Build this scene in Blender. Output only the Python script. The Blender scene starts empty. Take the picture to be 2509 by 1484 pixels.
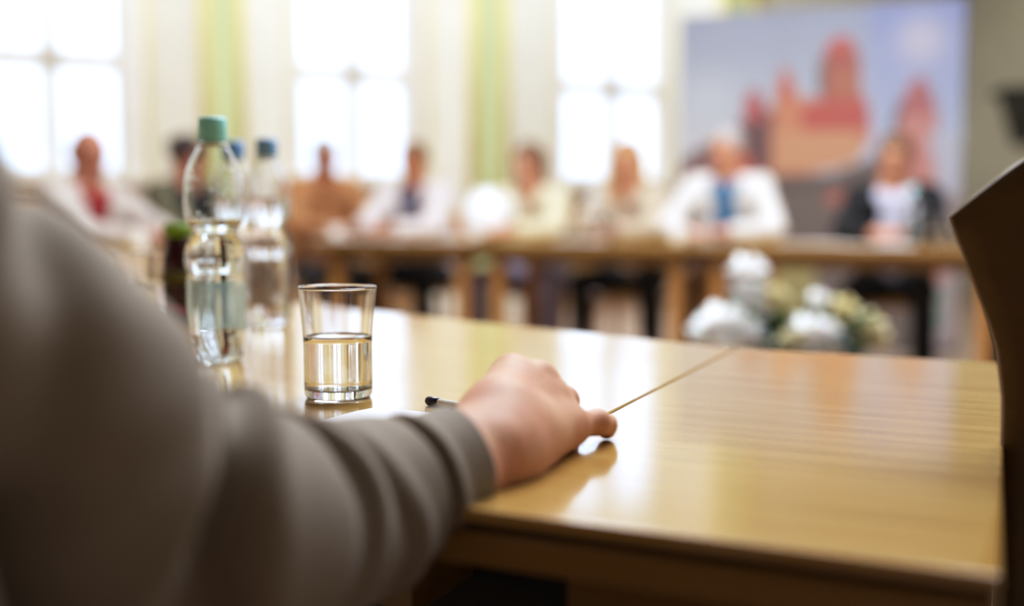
import bpy, bmesh, math, random
import numpy as np
from mathutils import Vector, Matrix
random.seed(4); np.random.seed(4)
scene = bpy.context.scene
COL = scene.collection
PI = math.pi

# ------------------------------------------------------------------ camera model
F = 2750.0; CX = 1254.5; CY = 742.0; HOR = 508.0; CZ = 0.92
TH = math.atan((CY-HOR)/F)
TZ = 0.75                                   # table height
def P(px, py, D):
    """world point that the lens sees at pixel px,py at forward distance D"""
    u = (px-CX)/F; v = (py-CY)/F
    y = math.cos(TH)-v*math.sin(TH); z = -(math.sin(TH)+v*math.cos(TH))
    s = D/y
    return Vector((u*s, D, CZ+z*s))
def ONZ(px, py, z=TZ):
    a = P(px, py, 1.0); k = (z-CZ)/(a.z-CZ)
    return Vector((a.x*k, k, z))

# ------------------------------------------------------------------ materials
def nm(name):
    m = bpy.data.materials.new(name); m.use_nodes = True
    nt = m.node_tree; b = nt.nodes['Principled BSDF']
    return m, nt, b
def S(b, **kw):
    for k, v in kw.items():
        k = k.replace('_', ' ')
        if k in b.inputs:
            if isinstance(v, tuple) and len(v) == 3: v = (*v, 1)
            b.inputs[k].default_value = v
def N(nt, t, **kw):
    n = nt.nodes.new(t)
    for k, v in kw.items():
        if k in n.inputs: n.inputs[k].default_value = v
        else: setattr(n, k, v)
    return n
def lin(c):
    if isinstance(c, str):
        c = tuple(int(c[i:i+2], 16)/255 for i in (1, 3, 5))
    return tuple((x/12.92 if x <= .04045 else ((x+.055)/1.055)**2.4) for x in c)
def plain(name, col, rough=.5, var=.12, scale=8, bump=0., bscale=200, **kw):
    """colour with a faint procedural mottling"""
    m, nt, b = nm(name); c = lin(col) if isinstance(col, str) else col
    tc = N(nt, 'ShaderNodeTexCoord'); no = N(nt, 'ShaderNodeTexNoise', Scale=scale, Detail=4.0)
    nt.links.new(tc.outputs['Object'], no.inputs['Vector'])
    r = N(nt, 'ShaderNodeValToRGB')
    r.color_ramp.elements[0].color = (*[x*(1-var) for x in c], 1); r.color_ramp.elements[0].position = .3
    r.color_ramp.elements[1].color = (*[min(1, x*(1+var)) for x in c], 1); r.color_ramp.elements[1].position = .7
    nt.links.new(no.outputs['Fac'], r.inputs['Fac']); nt.links.new(r.outputs['Color'], b.inputs['Base Color'])
    S(b, Roughness=rough, **kw)
    if bump:
        n2 = N(nt, 'ShaderNodeTexNoise', Scale=bscale, Detail=3.0); bp = N(nt, 'ShaderNodeBump', Strength=bump, Distance=.002)
        nt.links.new(tc.outputs['Object'], n2.inputs['Vector'])
        nt.links.new(n2.outputs['Fac'], bp.inputs['Height']); nt.links.new(bp.outputs['Normal'], b.inputs['Normal'])
    return m
def wood(name, c0, c1, rough=.25, gs=1.0, coat=0.0, spec=.5, bump=.06):
    """grain runs along local X"""
    m, nt, b = nm(name)
    tc = N(nt, 'ShaderNodeTexCoord'); mp = N(nt, 'ShaderNodeMapping'); mp.inputs['Scale'].default_value = (2.2*gs, 38*gs, 38*gs)
    nt.links.new(tc.outputs['Object'], mp.inputs['Vector'])
    n1 = N(nt, 'ShaderNodeTexNoise', Scale=1.4, Detail=6.0, Roughness=.6); nt.links.new(mp.outputs[0], n1.inputs['Vector'])
    mp2 = N(nt, 'ShaderNodeMapping'); mp2.inputs['Scale'].default_value = (14*gs, 420*gs, 420*gs)
    nt.links.new(tc.outputs['Object'], mp2.inputs['Vector'])
    n2 = N(nt, 'ShaderNodeTexNoise', Scale=1.0, Detail=3.0); nt.links.new(mp2.outputs[0], n2.inputs['Vector'])
    mx = N(nt, 'ShaderNodeMath', operation='MULTIPLY_ADD'); mx.inputs[1].default_value = .45; 
    nt.links.new(n2.outputs['Fac'], mx.inputs[0]); nt.links.new(n1.outputs['Fac'], mx.inputs[2])
    r = N(nt, 'ShaderNodeValToRGB'); r.color_ramp.elements[0].position = .45; r.color_ramp.elements[1].position = .95
    r.color_ramp.elements[0].color = (*lin(c0), 1); r.color_ramp.elements[1].color = (*lin(c1), 1)
    nt.links.new(mx.outputs[0], r.inputs['Fac']); nt.links.new(r.outputs['Color'], b.inputs['Base Color'])
    S(b, Roughness=rough, Coat_Weight=coat, Coat_Roughness=.08, Specular_IOR_Level=spec)
    bp = N(nt, 'ShaderNodeBump', Strength=bump, Distance=.0006)
    nt.links.new(n2.outputs['Fac'], bp.inputs['Height']); nt.links.new(bp.outputs['Normal'], b.inputs['Normal'])
    return m
def glassmat(name, col=(1, 1, 1), ior=1.47, rough=0.0):
    m, nt, b = nm(name)
    S(b, Base_Color=col, Roughness=rough, IOR=ior, Transmission_Weight=1.0)
    return m
def thin(name, col=(1, 1, 1), gloss=.08, rough=.02):
    """thin clear sheet: see-through with a weak mirror"""
    m, nt, b = nm(name); out = nt.nodes['Material Output']; nt.nodes.remove(b)
    tr = N(nt, 'ShaderNodeBsdfTransparent', Color=(*col, 1)); gl = N(nt, 'ShaderNodeBsdfGlossy', Roughness=rough)
    fr = N(nt, 'ShaderNodeFresnel', IOR=1.45); mix = N(nt, 'ShaderNodeMixShader')
    nt.links.new(fr.outputs[0], mix.inputs[0]); nt.links.new(tr.outputs[0], mix.inputs[1]); nt.links.new(gl.outputs[0], mix.inputs[2])
    nt.links.new(mix.outputs[0], out.inputs['Surface'])
    return m

M = {}
M['table'] = wood('oak_veneer', '#9d7638', '#bd9958', rough=.16, coat=.5, bump=.025)
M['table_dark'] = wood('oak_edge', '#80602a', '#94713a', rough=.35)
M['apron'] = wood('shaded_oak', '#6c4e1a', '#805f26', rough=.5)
M['panel'] = plain('shade_black_brown', '#120b06', .8, .1)  # near-black colour for the shade under the near tables
M['groove'] = plain('groove_shadow_wood', '#3a230a', .5)
M['leg_wood'] = wood('leg_oak', '#8a5f2c', '#a97b42', rough=.4)
M['chair_wood'] = wood('honey_beech', '#a9732c', '#c48f45', rough=.35)
M['dark_wood'] = wood('dark_walnut', '#4d350c', '#5c4212', rough=.6, bump=.02)
M['wainscot'] = wood('wainscot_oak', '#8d6a45', '#a5825a', rough=.45, gs=.5)
M['floor'] = wood('parquet', '#b59b86', '#cdb6a2', rough=.3, gs=.6)
M['green'] = plain('wall_green', '#c6cb94', .7, .05, 3)
M['cream'] = plain('wall_cream', '#f3ecd9', .7, .04, 3)
M['yellow'] = plain('trim_yellow', '#ecd98c', .6, .05, 3)
M['white_paint'] = plain('window_white', '#e8dfd0', .45, .04, 5)
M['greywall'] = plain('wall_grey_green', '#d0cdba', .7, .06, 3)
M['wall_brown'] = plain('wall_dark_brown', '#4a3a2b', .7, .06, 3)
M['ceil'] = plain('ceiling_white', '#efece2', .8, .03, 3)
M['pane'] = thin('window_glass')
M['glass'] = glassmat('drinking_glass', (1, 1, 1), 1.5)
M['water'] = glassmat('still_water', (.995, 1, 1), 1.333)
M['pet'] = glassmat('clear_plastic', (.965, .995, 1), 1.38)
M['pet_blue'] = glassmat('clear_plastic_cool', (.97, .98, 1), 1.38)
M['cap_teal'] = plain('teal_cap', '#9fe8e8', .4, .05)
M['cap_blue'] = plain('blue_cap', '#7fb0ea', .4, .05)
M['cap_green'] = plain('lime_lid', '#8db42f', .35, .05)
M['collar'] = plain('pale_collar', '#dfe6c8', .4, .05)
M['juice'] = plain('berry_juice', '#3a0716', .12, .1, Coat_Weight=.5)
M['juice_red'] = plain('red_label', '#b3132c', .4, .1)
M['label_olive'] = plain('olive_label', '#6d6a22', .5, .1)
M['label_teal'] = plain('teal_label', '#7fa7a4', .5, .25, 40)
M['label_brown'] = plain('brown_label', '#97887c', .5, .35, 30)
def softlabel(name, col, op):
    m = plain(name, col, .5, .3, 40); nt = m.node_tree; b = nt.nodes['Principled BSDF']; out = nt.nodes['Material Output']
    tr = N(nt, 'ShaderNodeBsdfTransparent'); tl = N(nt, 'ShaderNodeBsdfTranslucent', Color=(*lin(col), 1)); a1 = N(nt, 'ShaderNodeMixShader'); a1.inputs[0].default_value = .5
    a2 = N(nt, 'ShaderNodeMixShader'); a2.inputs[0].default_value = op
    nt.links.new(b.outputs[0], a1.inputs[1]); nt.links.new(tl.outputs[0], a1.inputs[2]); nt.links.new(tr.outputs[0], a2.inputs[1]); nt.links.new(a1.outputs[0], a2.inputs[2]); nt.links.new(a2.outputs[0], out.inputs['Surface']); return m
M['label_teal'] = softlabel('teal_label', '#b4d2ce', .42); M['label_brown'] = softlabel('brown_label', '#c4b5ab', .55)
M['paper'] = plain('white_paper', '#efe9ea', .6, .03)
M['china'] = plain('white_china', '#f6f5f4', .18, .02, Coat_Weight=.5)
M['navy'] = plain('navy_plastic', '#16182f', .3, .05)
M['silver'] = plain('pale_barrel', '#c9c3b4', .3, .12, 300)
M['jacket'] = plain('taupe_wool', '#85796a', .85, .1, 14, .12, 900, Sheen_Weight=.15)
M['lining'] = plain('dark_lining', '#2a2420', .8, .05)
M['hair_dark'] = plain('hair_dark_brown', '#2a1712', .5, .3, 60)
M['hair_brown'] = plain('hair_brown', '#6a482c', .5, .3, 60)
M['hair_blond'] = plain('hair_blond', '#a77a48', .5, .3, 60)
M['hair_grey'] = plain('hair_grey', '#a39a95', .6, .2, 60)
M['eye'] = plain('eye', '#2a1c18', .2, .05)
M['lip'] = plain('lip', '#94504a', .5, .05)
M['black'] = plain('black_cloth', '#0d0c10', .85, .1)
M['petal'] = plain('white_petal', '#fbfaf6', .6, .02, 20, Subsurface_Weight=.4, Subsurface_Scale=.02)
M['petal_cream'] = plain('cream_petal', '#ddd2a6', .6, .08, 20)
M['leaf'] = plain('dark_leaf', '#2f451d', .45, .35, 25)
M['bracket'] = plain('dark_carved', '#33322a', .6, .3, 14)
M['steel'] = plain('steel', '#9a9a98', .3, .05, Metallic=1.0)

def skinmat(name, col, var=.10):
    m, nt, b = nm(name); c = lin(col)
    tc = N(nt, 'ShaderNodeTexCoord')
    n1 = N(nt, 'ShaderNodeTexNoise', Scale=38.0, Detail=3.0); nt.links.new(tc.outputs['Object'], n1.inputs['Vector'])
    r = N(nt, 'ShaderNodeValToRGB'); e = r.color_ramp.elements
    e[0].position = .35; e[0].color = (c[0]*(1-var*.6), c[1]*(1-var*1.7), c[2]*(1-var*1.7), 1)
    e[1].position = .68; e[1].color = (min(1, c[0]*(1+var*.6)), c[1]*(1+var), c[2]*(1+var), 1)
    nt.links.new(n1.outputs['Fac'], r.inputs['Fac']); nt.links.new(r.outputs['Color'], b.inputs['Base Color'])
    S(b, Roughness=.58, Subsurface_Weight=.15, Subsurface_Scale=.008, Specular_IOR_Level=.25)
    b.inputs['Subsurface Radius'].default_value = (1, .35, .2)
    v = N(nt, 'ShaderNodeTexNoise', Scale=420.0, Detail=3.0, Distortion=.6); nt.links.new(tc.outputs['Object'], v.inputs['Vector'])
    bp = N(nt, 'ShaderNodeBump', Strength=.22, Distance=.0006)
    nt.links.new(v.outputs['Fac'], bp.inputs['Height']); nt.links.new(bp.outputs['Normal'], b.inputs['Normal'])
    return m
M['skin'] = skinmat('skin_hand', '#d2a386')
M['skin_tan'] = skinmat('skin_tan', '#a8704f')
M['skin_mid'] = skinmat('skin_mid', '#c08a6c')
M['skin_ruddy'] = skinmat('skin_ruddy', '#a9745d')
_cl = {}
def cloth(c):
    if c not in _cl: _cl[c] = plain('cloth_'+c[1:], c, .85, .08, 10, .1, 600)
    return _cl[c]

# ------------------------------------------------------------------ object helpers
def link(o, parent=None):
    COL.objects.link(o)
    if parent is not None: o.parent = parent
    return o
def thing(name, label, cat, loc=(0, 0, 0), rz=0., group=None):
    o = bpy.data.objects.new(name, None); o.empty_display_size = .05
    o.location = loc; o.rotation_euler = (0, 0, rz); link(o)
    return tag(o, label, cat, group)
def tag(o, label, cat, group=None):
    o['label'] = label; o['category'] = cat
    if group: o['group'] = group
    return o
def struct(o): o['kind'] = 'structure'; return o
def dup(root, loc, rz, label, group=None):
    r = root.copy(); link(r); r.location = loc; r.rotation_euler = (0, 0, rz); r['label'] = label
    if group: r['group'] = group
    for ch in list(root.children):
        c = ch.copy(); COL.objects.link(c); c.parent = r
        for g in list(ch.children):
            d = g.copy(); COL.objects.link(d); d.parent = c
    return r

class MB:
    """collects shapes, then becomes ONE mesh object"""
    def __init__(s): s.v = []; s.f = []; s.mi = []; s.sm = []
    def add(s, vs, fs, mi=0, sm=False, mat=None):
        o = len(s.v)
        for p in vs:
            p = Vector(p)
            if mat is not None: p = mat @ p
            s.v.append(p)
        for f in fs: s.f.append([i+o for i in f]); s.mi.append(mi); s.sm.append(sm)
        return s
    def box(s, c, d, mi=0, mat=None, b=0.0):
        x, y, z = c; a, e, h = d[0]/2, d[1]/2, d[2]/2
        if b <= 0:
            vs = [(x+i*a, y+j*e, z+k*h) for k in (-1, 1) for j in (-1, 1) for i in (-1, 1)]
            return s.add(vs, [(0, 2, 3, 1), (4, 5, 7, 6), (0, 1, 5, 4), (2, 6, 7, 3), (0, 4, 6, 2), (1, 3, 7, 5)], mi, False, mat)
        bm = bmesh.new(); bmesh.ops.create_cube(bm, size=1)
        for v in bm.verts: v.co = Vector((v.co.x*d[0], v.co.y*d[1], v.co.z*d[2]))
        bmesh.ops.bevel(bm, geom=list(bm.edges), offset=b, segments=2, affect='EDGES', profile=.7)
        bm.verts.ensure_lookup_table()
        vs = [Vector(c)+v.co for v in bm.verts]; fs = [[q.index for q in f.verts] for f in bm.faces]; bm.free()
        return s.add(vs, fs, mi, False, mat)
    def lathe(s, prof, n=48, mi=0, closed=False, mat=None, sm=True, mod=None):
        vs = []; fs = []; m = len(prof)
        for i in range(n):
            a = 2*PI*i/n
            for r, z in prof:
                rr = r*(mod(a, z) if mod else 1)
                vs.append((rr*math.cos(a), rr*math.sin(a), z))
        for i in range(n):
            j = (i+1) % n
            for k in range(m-1 if not closed else m):
                k2 = (k+1) % m
                fs.append((i*m+k, j*m+k, j*m+k2, i*m+k2))
        return s.add(vs, fs, mi, sm, mat)
    def tube(s, pts, rad, n=10, mi=0, caps=True, sm=True):
        pts = [Vector(p) for p in pts]; R = rad if isinstance(rad, (list, tuple)) else [rad]*len(pts)
        vs = []; fs = []; prev = None
        for i, p in enumerate(pts):
            t = (pts[min(i+1, len(pts)-1)]-pts[max(i-1, 0)]).normalized()
            if prev is None:
                a = Vector((0, 0, 1)) if abs(t.z) < .9 else Vector((1, 0, 0)); x = t.cross(a).normalized()
            else: x = (prev-t*prev.dot(t)).normalized()
            prev = x; y = t.cross(x)
            for k in range(n):
                an = 2*PI*k/n; vs.append(p+(x*math.cos(an)+y*math.sin(an))*R[i])
        for i in range(len(pts)-1):
            for k in range(n):
                k2 = (k+1) % n; fs.append((i*n+k, i*n+k2, (i+1)*n+k2, (i+1)*n+k))
        if caps: fs.append(list(range(n))[::-1]); fs.append([(len(pts)-1)*n+k for k in range(n)])
        return s.add(vs, fs, mi, sm)
    def prism(s, poly, z0, z1, mi=0, side=None, mat=None):
        n = len(poly); a = sum(poly[i][0]*poly[(i+1) % n][1]-poly[(i+1) % n][0]*poly[i][1] for i in range(n))
        if a < 0: poly = poly[::-1]
        vs = [(x, y, z0) for x, y in poly]+[(x, y, z1) for x, y in poly]
        s.add(vs, [list(range(n))[::-1], list(range(n, 2*n))], mi, False, mat)
        s.add(vs, [(i, (i+1) % n, n+(i+1) % n, n+i) for i in range(n)], mi if side is None else side, False, mat)
        return s
    def ball(s, c, r, n=16, mi=0, mat=None):
        r = r if isinstance(r, (tuple, list)) else (r, r, r); vs = []; fs = []; m = n//2
        for j in range(m+1):
            t = PI*j/m
            for i in range(n):
                a = 2*PI*i/n; vs.append((c[0]+r[0]*math.sin(t)*math.cos(a), c[1]+r[1]*math.sin(t)*math.sin(a), c[2]+r[2]*math.cos(t)))
        for j in range(m):
            for i in range(n):
                k = (i+1) % n; fs.append((j*n+i, (j+1)*n+i, (j+1)*n+k, j*n+k))
        return s.add(vs, fs, mi, True, mat)
    def build(s, name, mats, parent=None, bevel=0., weld=True):
        me = bpy.data.meshes.new(name); me.from_pydata([tuple(p) for p in s.v], [], s.f)
        for m in (mats if isinstance(mats, (list, tuple)) else [mats]): me.materials.append(m)
        me.polygons.foreach_set('material_index', s.mi); me.polygons.foreach_set('use_smooth', s.sm)
        if weld:
            bm = bmesh.new(); bm.from_mesh(me); bmesh.ops.remove_doubles(bm, verts=bm.verts, dist=1e-6)
            bmesh.ops.recalc_face_normals(bm, faces=bm.faces)
            bm.to_mesh(me); bm.free()
        me.update(); o = bpy.data.objects.new(name, me); link(o, parent)
        if bevel:
            md = o.modifiers.new('soft_edges', 'BEVEL'); md.width = bevel; md.segments = 2; md.limit_method = 'ANGLE'
        return o

# ------------------------------------------------------------------ soft bodies: smooth union of limbs meshed by surface nets
def cap(a, ra, b=None, rb=None, k=None, sub=False):
    a = Vector(a); b = Vector(b) if b is not None else a.copy()
    return dict(t='c', a=a, b=b, ra=ra, rb=ra if rb is None else rb, k=k, sub=sub)
def ell(c, r, rot=None, k=None, sub=False):
    return dict(t='e', c=Vector(c), r=r, R=(rot if rot is not None else Matrix.Identity(3)), k=k, sub=sub)
def xf(prims, Mx):
    out = []; R3 = Mx.to_3x3()
    for p in prims:
        q = dict(p)
        if p['t'] == 'c': q['a'] = Mx @ p['a']; q['b'] = Mx @ p['b']
        else: q['c'] = Mx @ p['c']; q['R'] = R3 @ p['R']
        out.append(q)
    return out
def sdf_mesh(name, prims, mat, parent=None, k=.03, h=.012, disp=None):
    lo = np.full(3, 1e9); hi = np.full(3, -1e9); bb = []
    for p in prims:
        if p['t'] == 'c':
            a = np.array(p['a']); b = np.array(p['b']); r = max(p['ra'], p['rb'])
            l, u = np.minimum(a, b)-r, np.maximum(a, b)+r
        else:
            R = np.abs(np.array(p['R'])); e = R @ np.array(p['r']); c = np.array(p['c']); l, u = c-e, c+e
        bb.append((l, u))
        if not p['sub']: lo = np.minimum(lo, l); hi = np.maximum(hi, u)
    lo -= 3*h; hi += 3*h
    n = np.ceil((hi-lo)/h).astype(int)+1
    ax = [lo[i]+h*np.arange(n[i]) for i in range(3)]
    V = np.full(tuple(n), .08, np.float32)
    for p, (l, u) in zip(prims, bb):
        kk = p['k'] if p['k'] is not None else k
        i0 = np.maximum(0, np.floor((l-kk-2*h-lo)/h).astype(int)); i1 = np.minimum(n, np.ceil((u+kk+2*h-lo)/h).astype(int)+1)
        if np.any(i1 <= i0): continue
        X, Y, Z = np.meshgrid(*[ax[i][i0[i]:i1[i]] for i in range(3)], indexing='ij')
        if p['t'] == 'c':
            a = np.array(p['a']); d = np.array(p['b'])-a; L = float(d @ d)
            if L < 1e-12: t = 0*X
            else: t = np.clip(((X-a[0])*d[0]+(Y-a[1])*d[1]+(Z-a[2])*d[2])/L, 0, 1)
            D = np.sqrt((X-a[0]-t*d[0])**2+(Y-a[1]-t*d[1])**2+(Z-a[2]-t*d[2])**2)-(p['ra']+(p['rb']-p['ra'])*t)
        else:
            R = np.array(p['R']).T; c = p['c']; q = [R[i][0]*(X-c[0])+R[i][1]*(Y-c[1])+R[i][2]*(Z-c[2]) for i in range(3)]
            r = p['r']; k0 = np.sqrt(sum((q[i]/r[i])**2 for i in range(3))); k1 = np.sqrt(sum((q[i]/r[i]**2)**2 for i in range(3)))+1e-9
            D = k0*(k0-1)/k1
        A = V[i0[0]:i1[0], i0[1]:i1[1], i0[2]:i1[2]]
        if p['sub']:
            hh = np.maximum(kk-np.abs(A+D), 0)/max(kk, 1e-6); A[...] = np.maximum(A, -D)+hh*hh*kk*.25
        else:
            hh = np.maximum(kk-np.abs(A-D), 0)/max(kk, 1e-6); A[...] = np.minimum(A, D)-hh*hh*kk*.25
    if disp is not None:
        X, Y, Z = np.meshgrid(*ax, indexing='ij'); V = V+disp(X, Y, Z).astype(np.float32)
    V[V == 0] = 1e-6
    sg = V < 0
    c = [(i, j, l) for i in (0, 1) for j in (0, 1) for l in (0, 1)]
    sl = lambda i, m: slice(i, m-1+i)
    cnt = np.zeros(tuple(n-1), np.int8)
    for i, j, l in c: cnt += sg[sl(i, n[0]), sl(j, n[1]), sl(l, n[2])]
    act = (cnt > 0) & (cnt < 8); idx = np.argwhere(act)
    if len(idx) == 0: raise RuntimeError('empty '+name)
    vid = np.full(act.shape, -1, np.int64); vid[act] = np.arange(len(idx))
    acc = np.zeros((len(idx), 3)); w = np.zeros(len(idx))
    for a in c:
        for d in range(3):
            if a[d]: continue
            b = list(a); b[d] = 1
            va = V[idx[:, 0]+a[0], idx[:, 1]+a[1], idx[:, 2]+a[2]]; vb = V[idx[:, 0]+b[0], idx[:, 1]+b[1], idx[:, 2]+b[2]]
            cr = (va < 0) != (vb < 0); t = np.where(cr, va/(va-vb+1e-20), 0)
            pt = np.tile(np.array(a, float), (len(idx), 1)); pt[:, d] += t
            acc[cr] += pt[cr]; w[cr] += 1
    verts = lo+h*(idx+acc/w[:, None])
    faces = []
    for d in range(3):
        e, f = [(1, 2), (2, 0), (0, 1)][d]
        s0 = [slice(None)]*3; s1 = [slice(None)]*3; s0[d] = slice(0, -1); s1[d] = slice(1, None)
        A = sg[tuple(s0)]; B = sg[tuple(s1)]
        for flip, msk in ((False, A & ~B), (True, ~A & B)):
            g = np.argwhere(msk); g = g[(g[:, e] > 0) & (g[:, f] > 0) & (g[:, e] < n[e]-1) & (g[:, f] < n[f]-1)]
            if len(g) == 0: continue
            def at(de, df):
                q = g.copy(); q[:, e] += de; q[:, f] += df; return vid[q[:, 0], q[:, 1], q[:, 2]]
            qd = np.stack([at(-1, -1), at(0, -1), at(0, 0), at(-1, 0)], 1)
            faces.append(qd[:, ::-1] if flip else qd)
    fc = np.concatenate(faces)
    me = bpy.data.meshes.new(name)
    me.vertices.add(len(verts)); me.vertices.foreach_set('co', verts.astype(np.float32).ravel())
    me.loops.add(len(fc)*4); me.loops.foreach_set('vertex_index', fc.astype(np.int32).ravel())
    me.polygons.add(len(fc)); me.polygons.foreach_set('loop_start', np.arange(0, len(fc)*4, 4, dtype=np.int32))
    me.polygons.foreach_set('use_smooth', np.ones(len(fc), bool))
    me.materials.append(mat); me.update(calc_edges=True); me.validate()
    o = bpy.data.objects.new(name, me); link(o, parent)
    return o

# ================================================================== THE ROOM
WO = Vector((-3.562, 8.2, 0)); WD = Vector((.8966, .4428, 0)).normalized(); WN = Vector((WD.y, -WD.x, 0))
H = 3.9
WM = Matrix(((WD.x, WN.x, 0, WO.x), (WD.y, WN.y, 0, WO.y), (0, 0, 1, 0), (0, 0, 0, 1)))   # (t, inward, z) -> world
def wl(t, off, z=0): return WM @ Vector((t, off, z))
TA, TB = -2.6, 9.4
C1 = wl(TA, 0); C2 = wl(TB, 0)
RX0, RX1, RY = C1.x, 5.7, -2.6
fl = MB(); fl.prism([(C1.x, C1.y), (C2.x, C2.y), (RX1, RY), (RX0, RY)], -.05, 0); struct(fl.build('floor', M['floor']))
ce = MB(); ce.prism([(C1.x, C1.y), (C2.x, C2.y), (RX1, RY), (RX0, RY)], H, H+.05); struct(ce.build('ceiling', M['ceil']))
WIN = [(-.285, .717), (2.05, 3.01), (4.47, 5.53)]
SILL, HEAD = 1.15, 3.45
wb = MB()
edges = [TA]+[x for w in WIN for x in w]+[TB]
for i in range(0, len(edges), 2): wb.box(((edges[i]+edges[i+1])/2, -.12, H/2), (edges[i+1]-edges[i], .24, H), mat=WM)
for a, b in WIN:
    wb.box(((a+b)/2, -.12, SILL/2), (b-a, .24, SILL), mat=WM); wb.box(((a+b)/2, -.12, (HEAD+H)/2), (b-a, .24, H-HEAD), mat=WM)
struct(wb.build('wall_back', M['cream']))
def sidewall(name, a, b, mat):
    d = (Vector(b)-Vector(a)); n = Vector((d.y, -d.x)).normalized()*.2
    m = MB(); m.prism([tuple(a), tuple(b), (b[0]+n.x, b[1]+n.y), (a[0]+n.x, a[1]+n.y)], 0, H); struct(m.build(name, mat))
sidewall('wall_right', (C2.x, C2.y), (RX1, RY), M['greywall']) if False else None
def sw(name, a, b, mat, sgn):
    d = Vector((b[0]-a[0], b[1]-a[1])).normalized(); n = Vector((d.y, -d.x))*.2*sgn
    m = MB(); m.prism([a, b, (b[0]+n.x, b[1]+n.y), (a[0]+n.x, a[1]+n.y)], 0, H); struct(m.build(name, mat))
sw('wall_left', (RX0, C1.y), (RX0, RY), M['cream'], 1)
sw('wall_right', (C2.x, C2.y), (RX1, RY), M['greywall'], -1)
sw('wall_front', (RX0, RY), (RX1, RY), M['wall_brown'], 1)
# splayed piers between the windows, with their rounded yellow corner trims
PIERS = [(-1.55, -1.05, -.72, -.45), (.89, 1.265, 1.53, 1.97), (3.17, 3.44, 3.745, 4.36), (5.62, 5.98, 6.3, 6.75)]
k = 1
for i, (a, b, c, d) in enumerate(PIERS):
    m = MB(); pts = [(a, 0), (b, .35), (c, .35), (d, 0)]
    vs = [(x, y, z) for z in (0, H) for x, y in pts]
    m.add(vs, [(0, 1, 5, 4), (2, 3, 7, 6)], 1, False, WM); m.add(vs, [(1, 2, 6, 5)], 0, False, WM)
    struct(m.build('pillar_%d' % (i+1), [M['green'], M['cream']]))
    for t, s in ((b, -1), (c, 1)):
        m = MB(); q = wl(t+s*.005, .335); m.tube([(q.x, q.y, .95), (q.x, q.y, H)], .04, 14); struct(m.build('trim_%d' % k, M['yellow'])); k += 1
    for t, s in ((a, 1), (d, -1)):
        m = MB(); q = wl(t, .02); m.tube([(q.x, q.y, .95), (q.x, q.y, H)], .024, 10); struct(m.build('trim_%d' % k, M['yellow'])); k += 1
# wainscot below the windows
seg = [(TA, PIERS[0][0])]+[(PIERS[i][3], PIERS[i+1][0]) for i in range(3)]+[(PIERS[3][3], TB)]
for i, (a, b) in enumerate(seg):
    m = MB(); m.box(((a+b)/2, .02, .5), (b-a, .04, .96), mat=WM)
    for q in range(3): m.box((a+(q+.5)*(b-a)/3, .045, .5), ((b-a)/3-.12, .015, .7), mat=WM)
    struct(m.build('trim_%d' % k, M['wainscot'])); k += 1
# windows
for i, (a, b) in enumerate(WIN):
    w = MB(); c = (a+b)/2; fw = .075
    w.box((a+fw/2-.03, -.06, (SILL+HEAD)/2), (fw, .1, HEAD-SILL), mat=WM); w.box((b-fw/2+.03, -.06, (SILL+HEAD)/2), (fw, .1, HEAD-SILL), mat=WM)
    w.box((c, -.06, HEAD-fw/2), (b-a, .1, fw), mat=WM); w.box((c, -.06, SILL+.03), (b-a, .1, .06), mat=WM)
    w.box((c, -.055, (SILL+HEAD)/2), (.125, .11, HEAD-SILL), mat=WM); w.box((c, -.05, 2.0), (b-a, .11, .14), mat=WM)
    w.box((c, -.01, 2.0), (.17, .03, .17), mat=WM, b=.01)
    w.box((a-.085, .015, (SILL+HEAD)/2), (.17, .05, HEAD-SILL+.1), mat=WM); w.box((b+.085, .015, (SILL+HEAD)/2), (.17, .05, HEAD-SILL+.1), mat=WM)
    wo = struct(w.build('window_%d' % (i+1), M['white_paint']))
    s = MB(); s.box((c, .08, SILL-.02), (b-a+.3, .26, .045), mat=WM); s.build('window_sill', M['white_paint'], wo)
    for (x0, x1) in ((a+.045, c-.05), (c+.05, b-.045)):
        for (z0, z1) in ((SILL+.06, 1.95), (2.05, HEAD-.075)):
            p = MB(); p.add([(x0, -.07, z0), (x1, -.07, z0), (x1, -.07, z1), (x0, -.07, z1)], [(0, 1, 2, 3)], 0, False, WM); p.build('pane', M['pane'], wo)
    if True:                       # thin lead tracery in the upper panes
        tr = MB()
        for (x0, x1) in ((a+.045, c-.05), (c+.05, b-.045)):
            cx = (x0+x1)/2; r = (x1-x0)*.36
            pts = [wl(cx+r*math.cos(t), -.065, 2.62+1.1*r*math.sin(t)) for t in np.linspace(PI, 2*PI, 18)]
            tr.tube(pts, .006, 6); tr.tube([wl(cx, -.065, 2.05), wl(cx, -.065, 2.62-1.1*r)], .004, 6)
            tr.ball(wl(cx, -.065, 2.62-1.1*r), .02, 8)
        tr.build('lead_tracery', M['bracket'], wo)

# daylight, then added fill lights
world = bpy.data.worlds.new('daylight'); scene.world = world; world.use_nodes = True
wnt = world.node_tree; bg = wnt.nodes['Background']; bg.inputs['Strength'].default_value = 1.0
wtc = N(wnt, 'ShaderNodeTexCoord'); wsx = N(wnt, 'ShaderNodeSeparateXYZ'); wnt.links.new(wtc.outputs['Generated'], wsx.inputs[0])
wmr = N(wnt, 'ShaderNodeMapRange'); wmr.inputs['From Min'].default_value = .05; wmr.inputs['From Max'].default_value = .8; wmr.inputs['To Min'].default_value = 1.55; wmr.inputs['To Max'].default_value = 5.0
wnt.links.new(wsx.outputs['Z'], wmr.inputs['Value'])
wvm = N(wnt, 'ShaderNodeVectorMath', operation='SCALE'); wvm.inputs[0].default_value = (.82, .91, 1.04); wnt.links.new(wmr.outputs[0], wvm.inputs['Scale']); wnt.links.new(wvm.outputs[0], bg.inputs['Color'])
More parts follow.
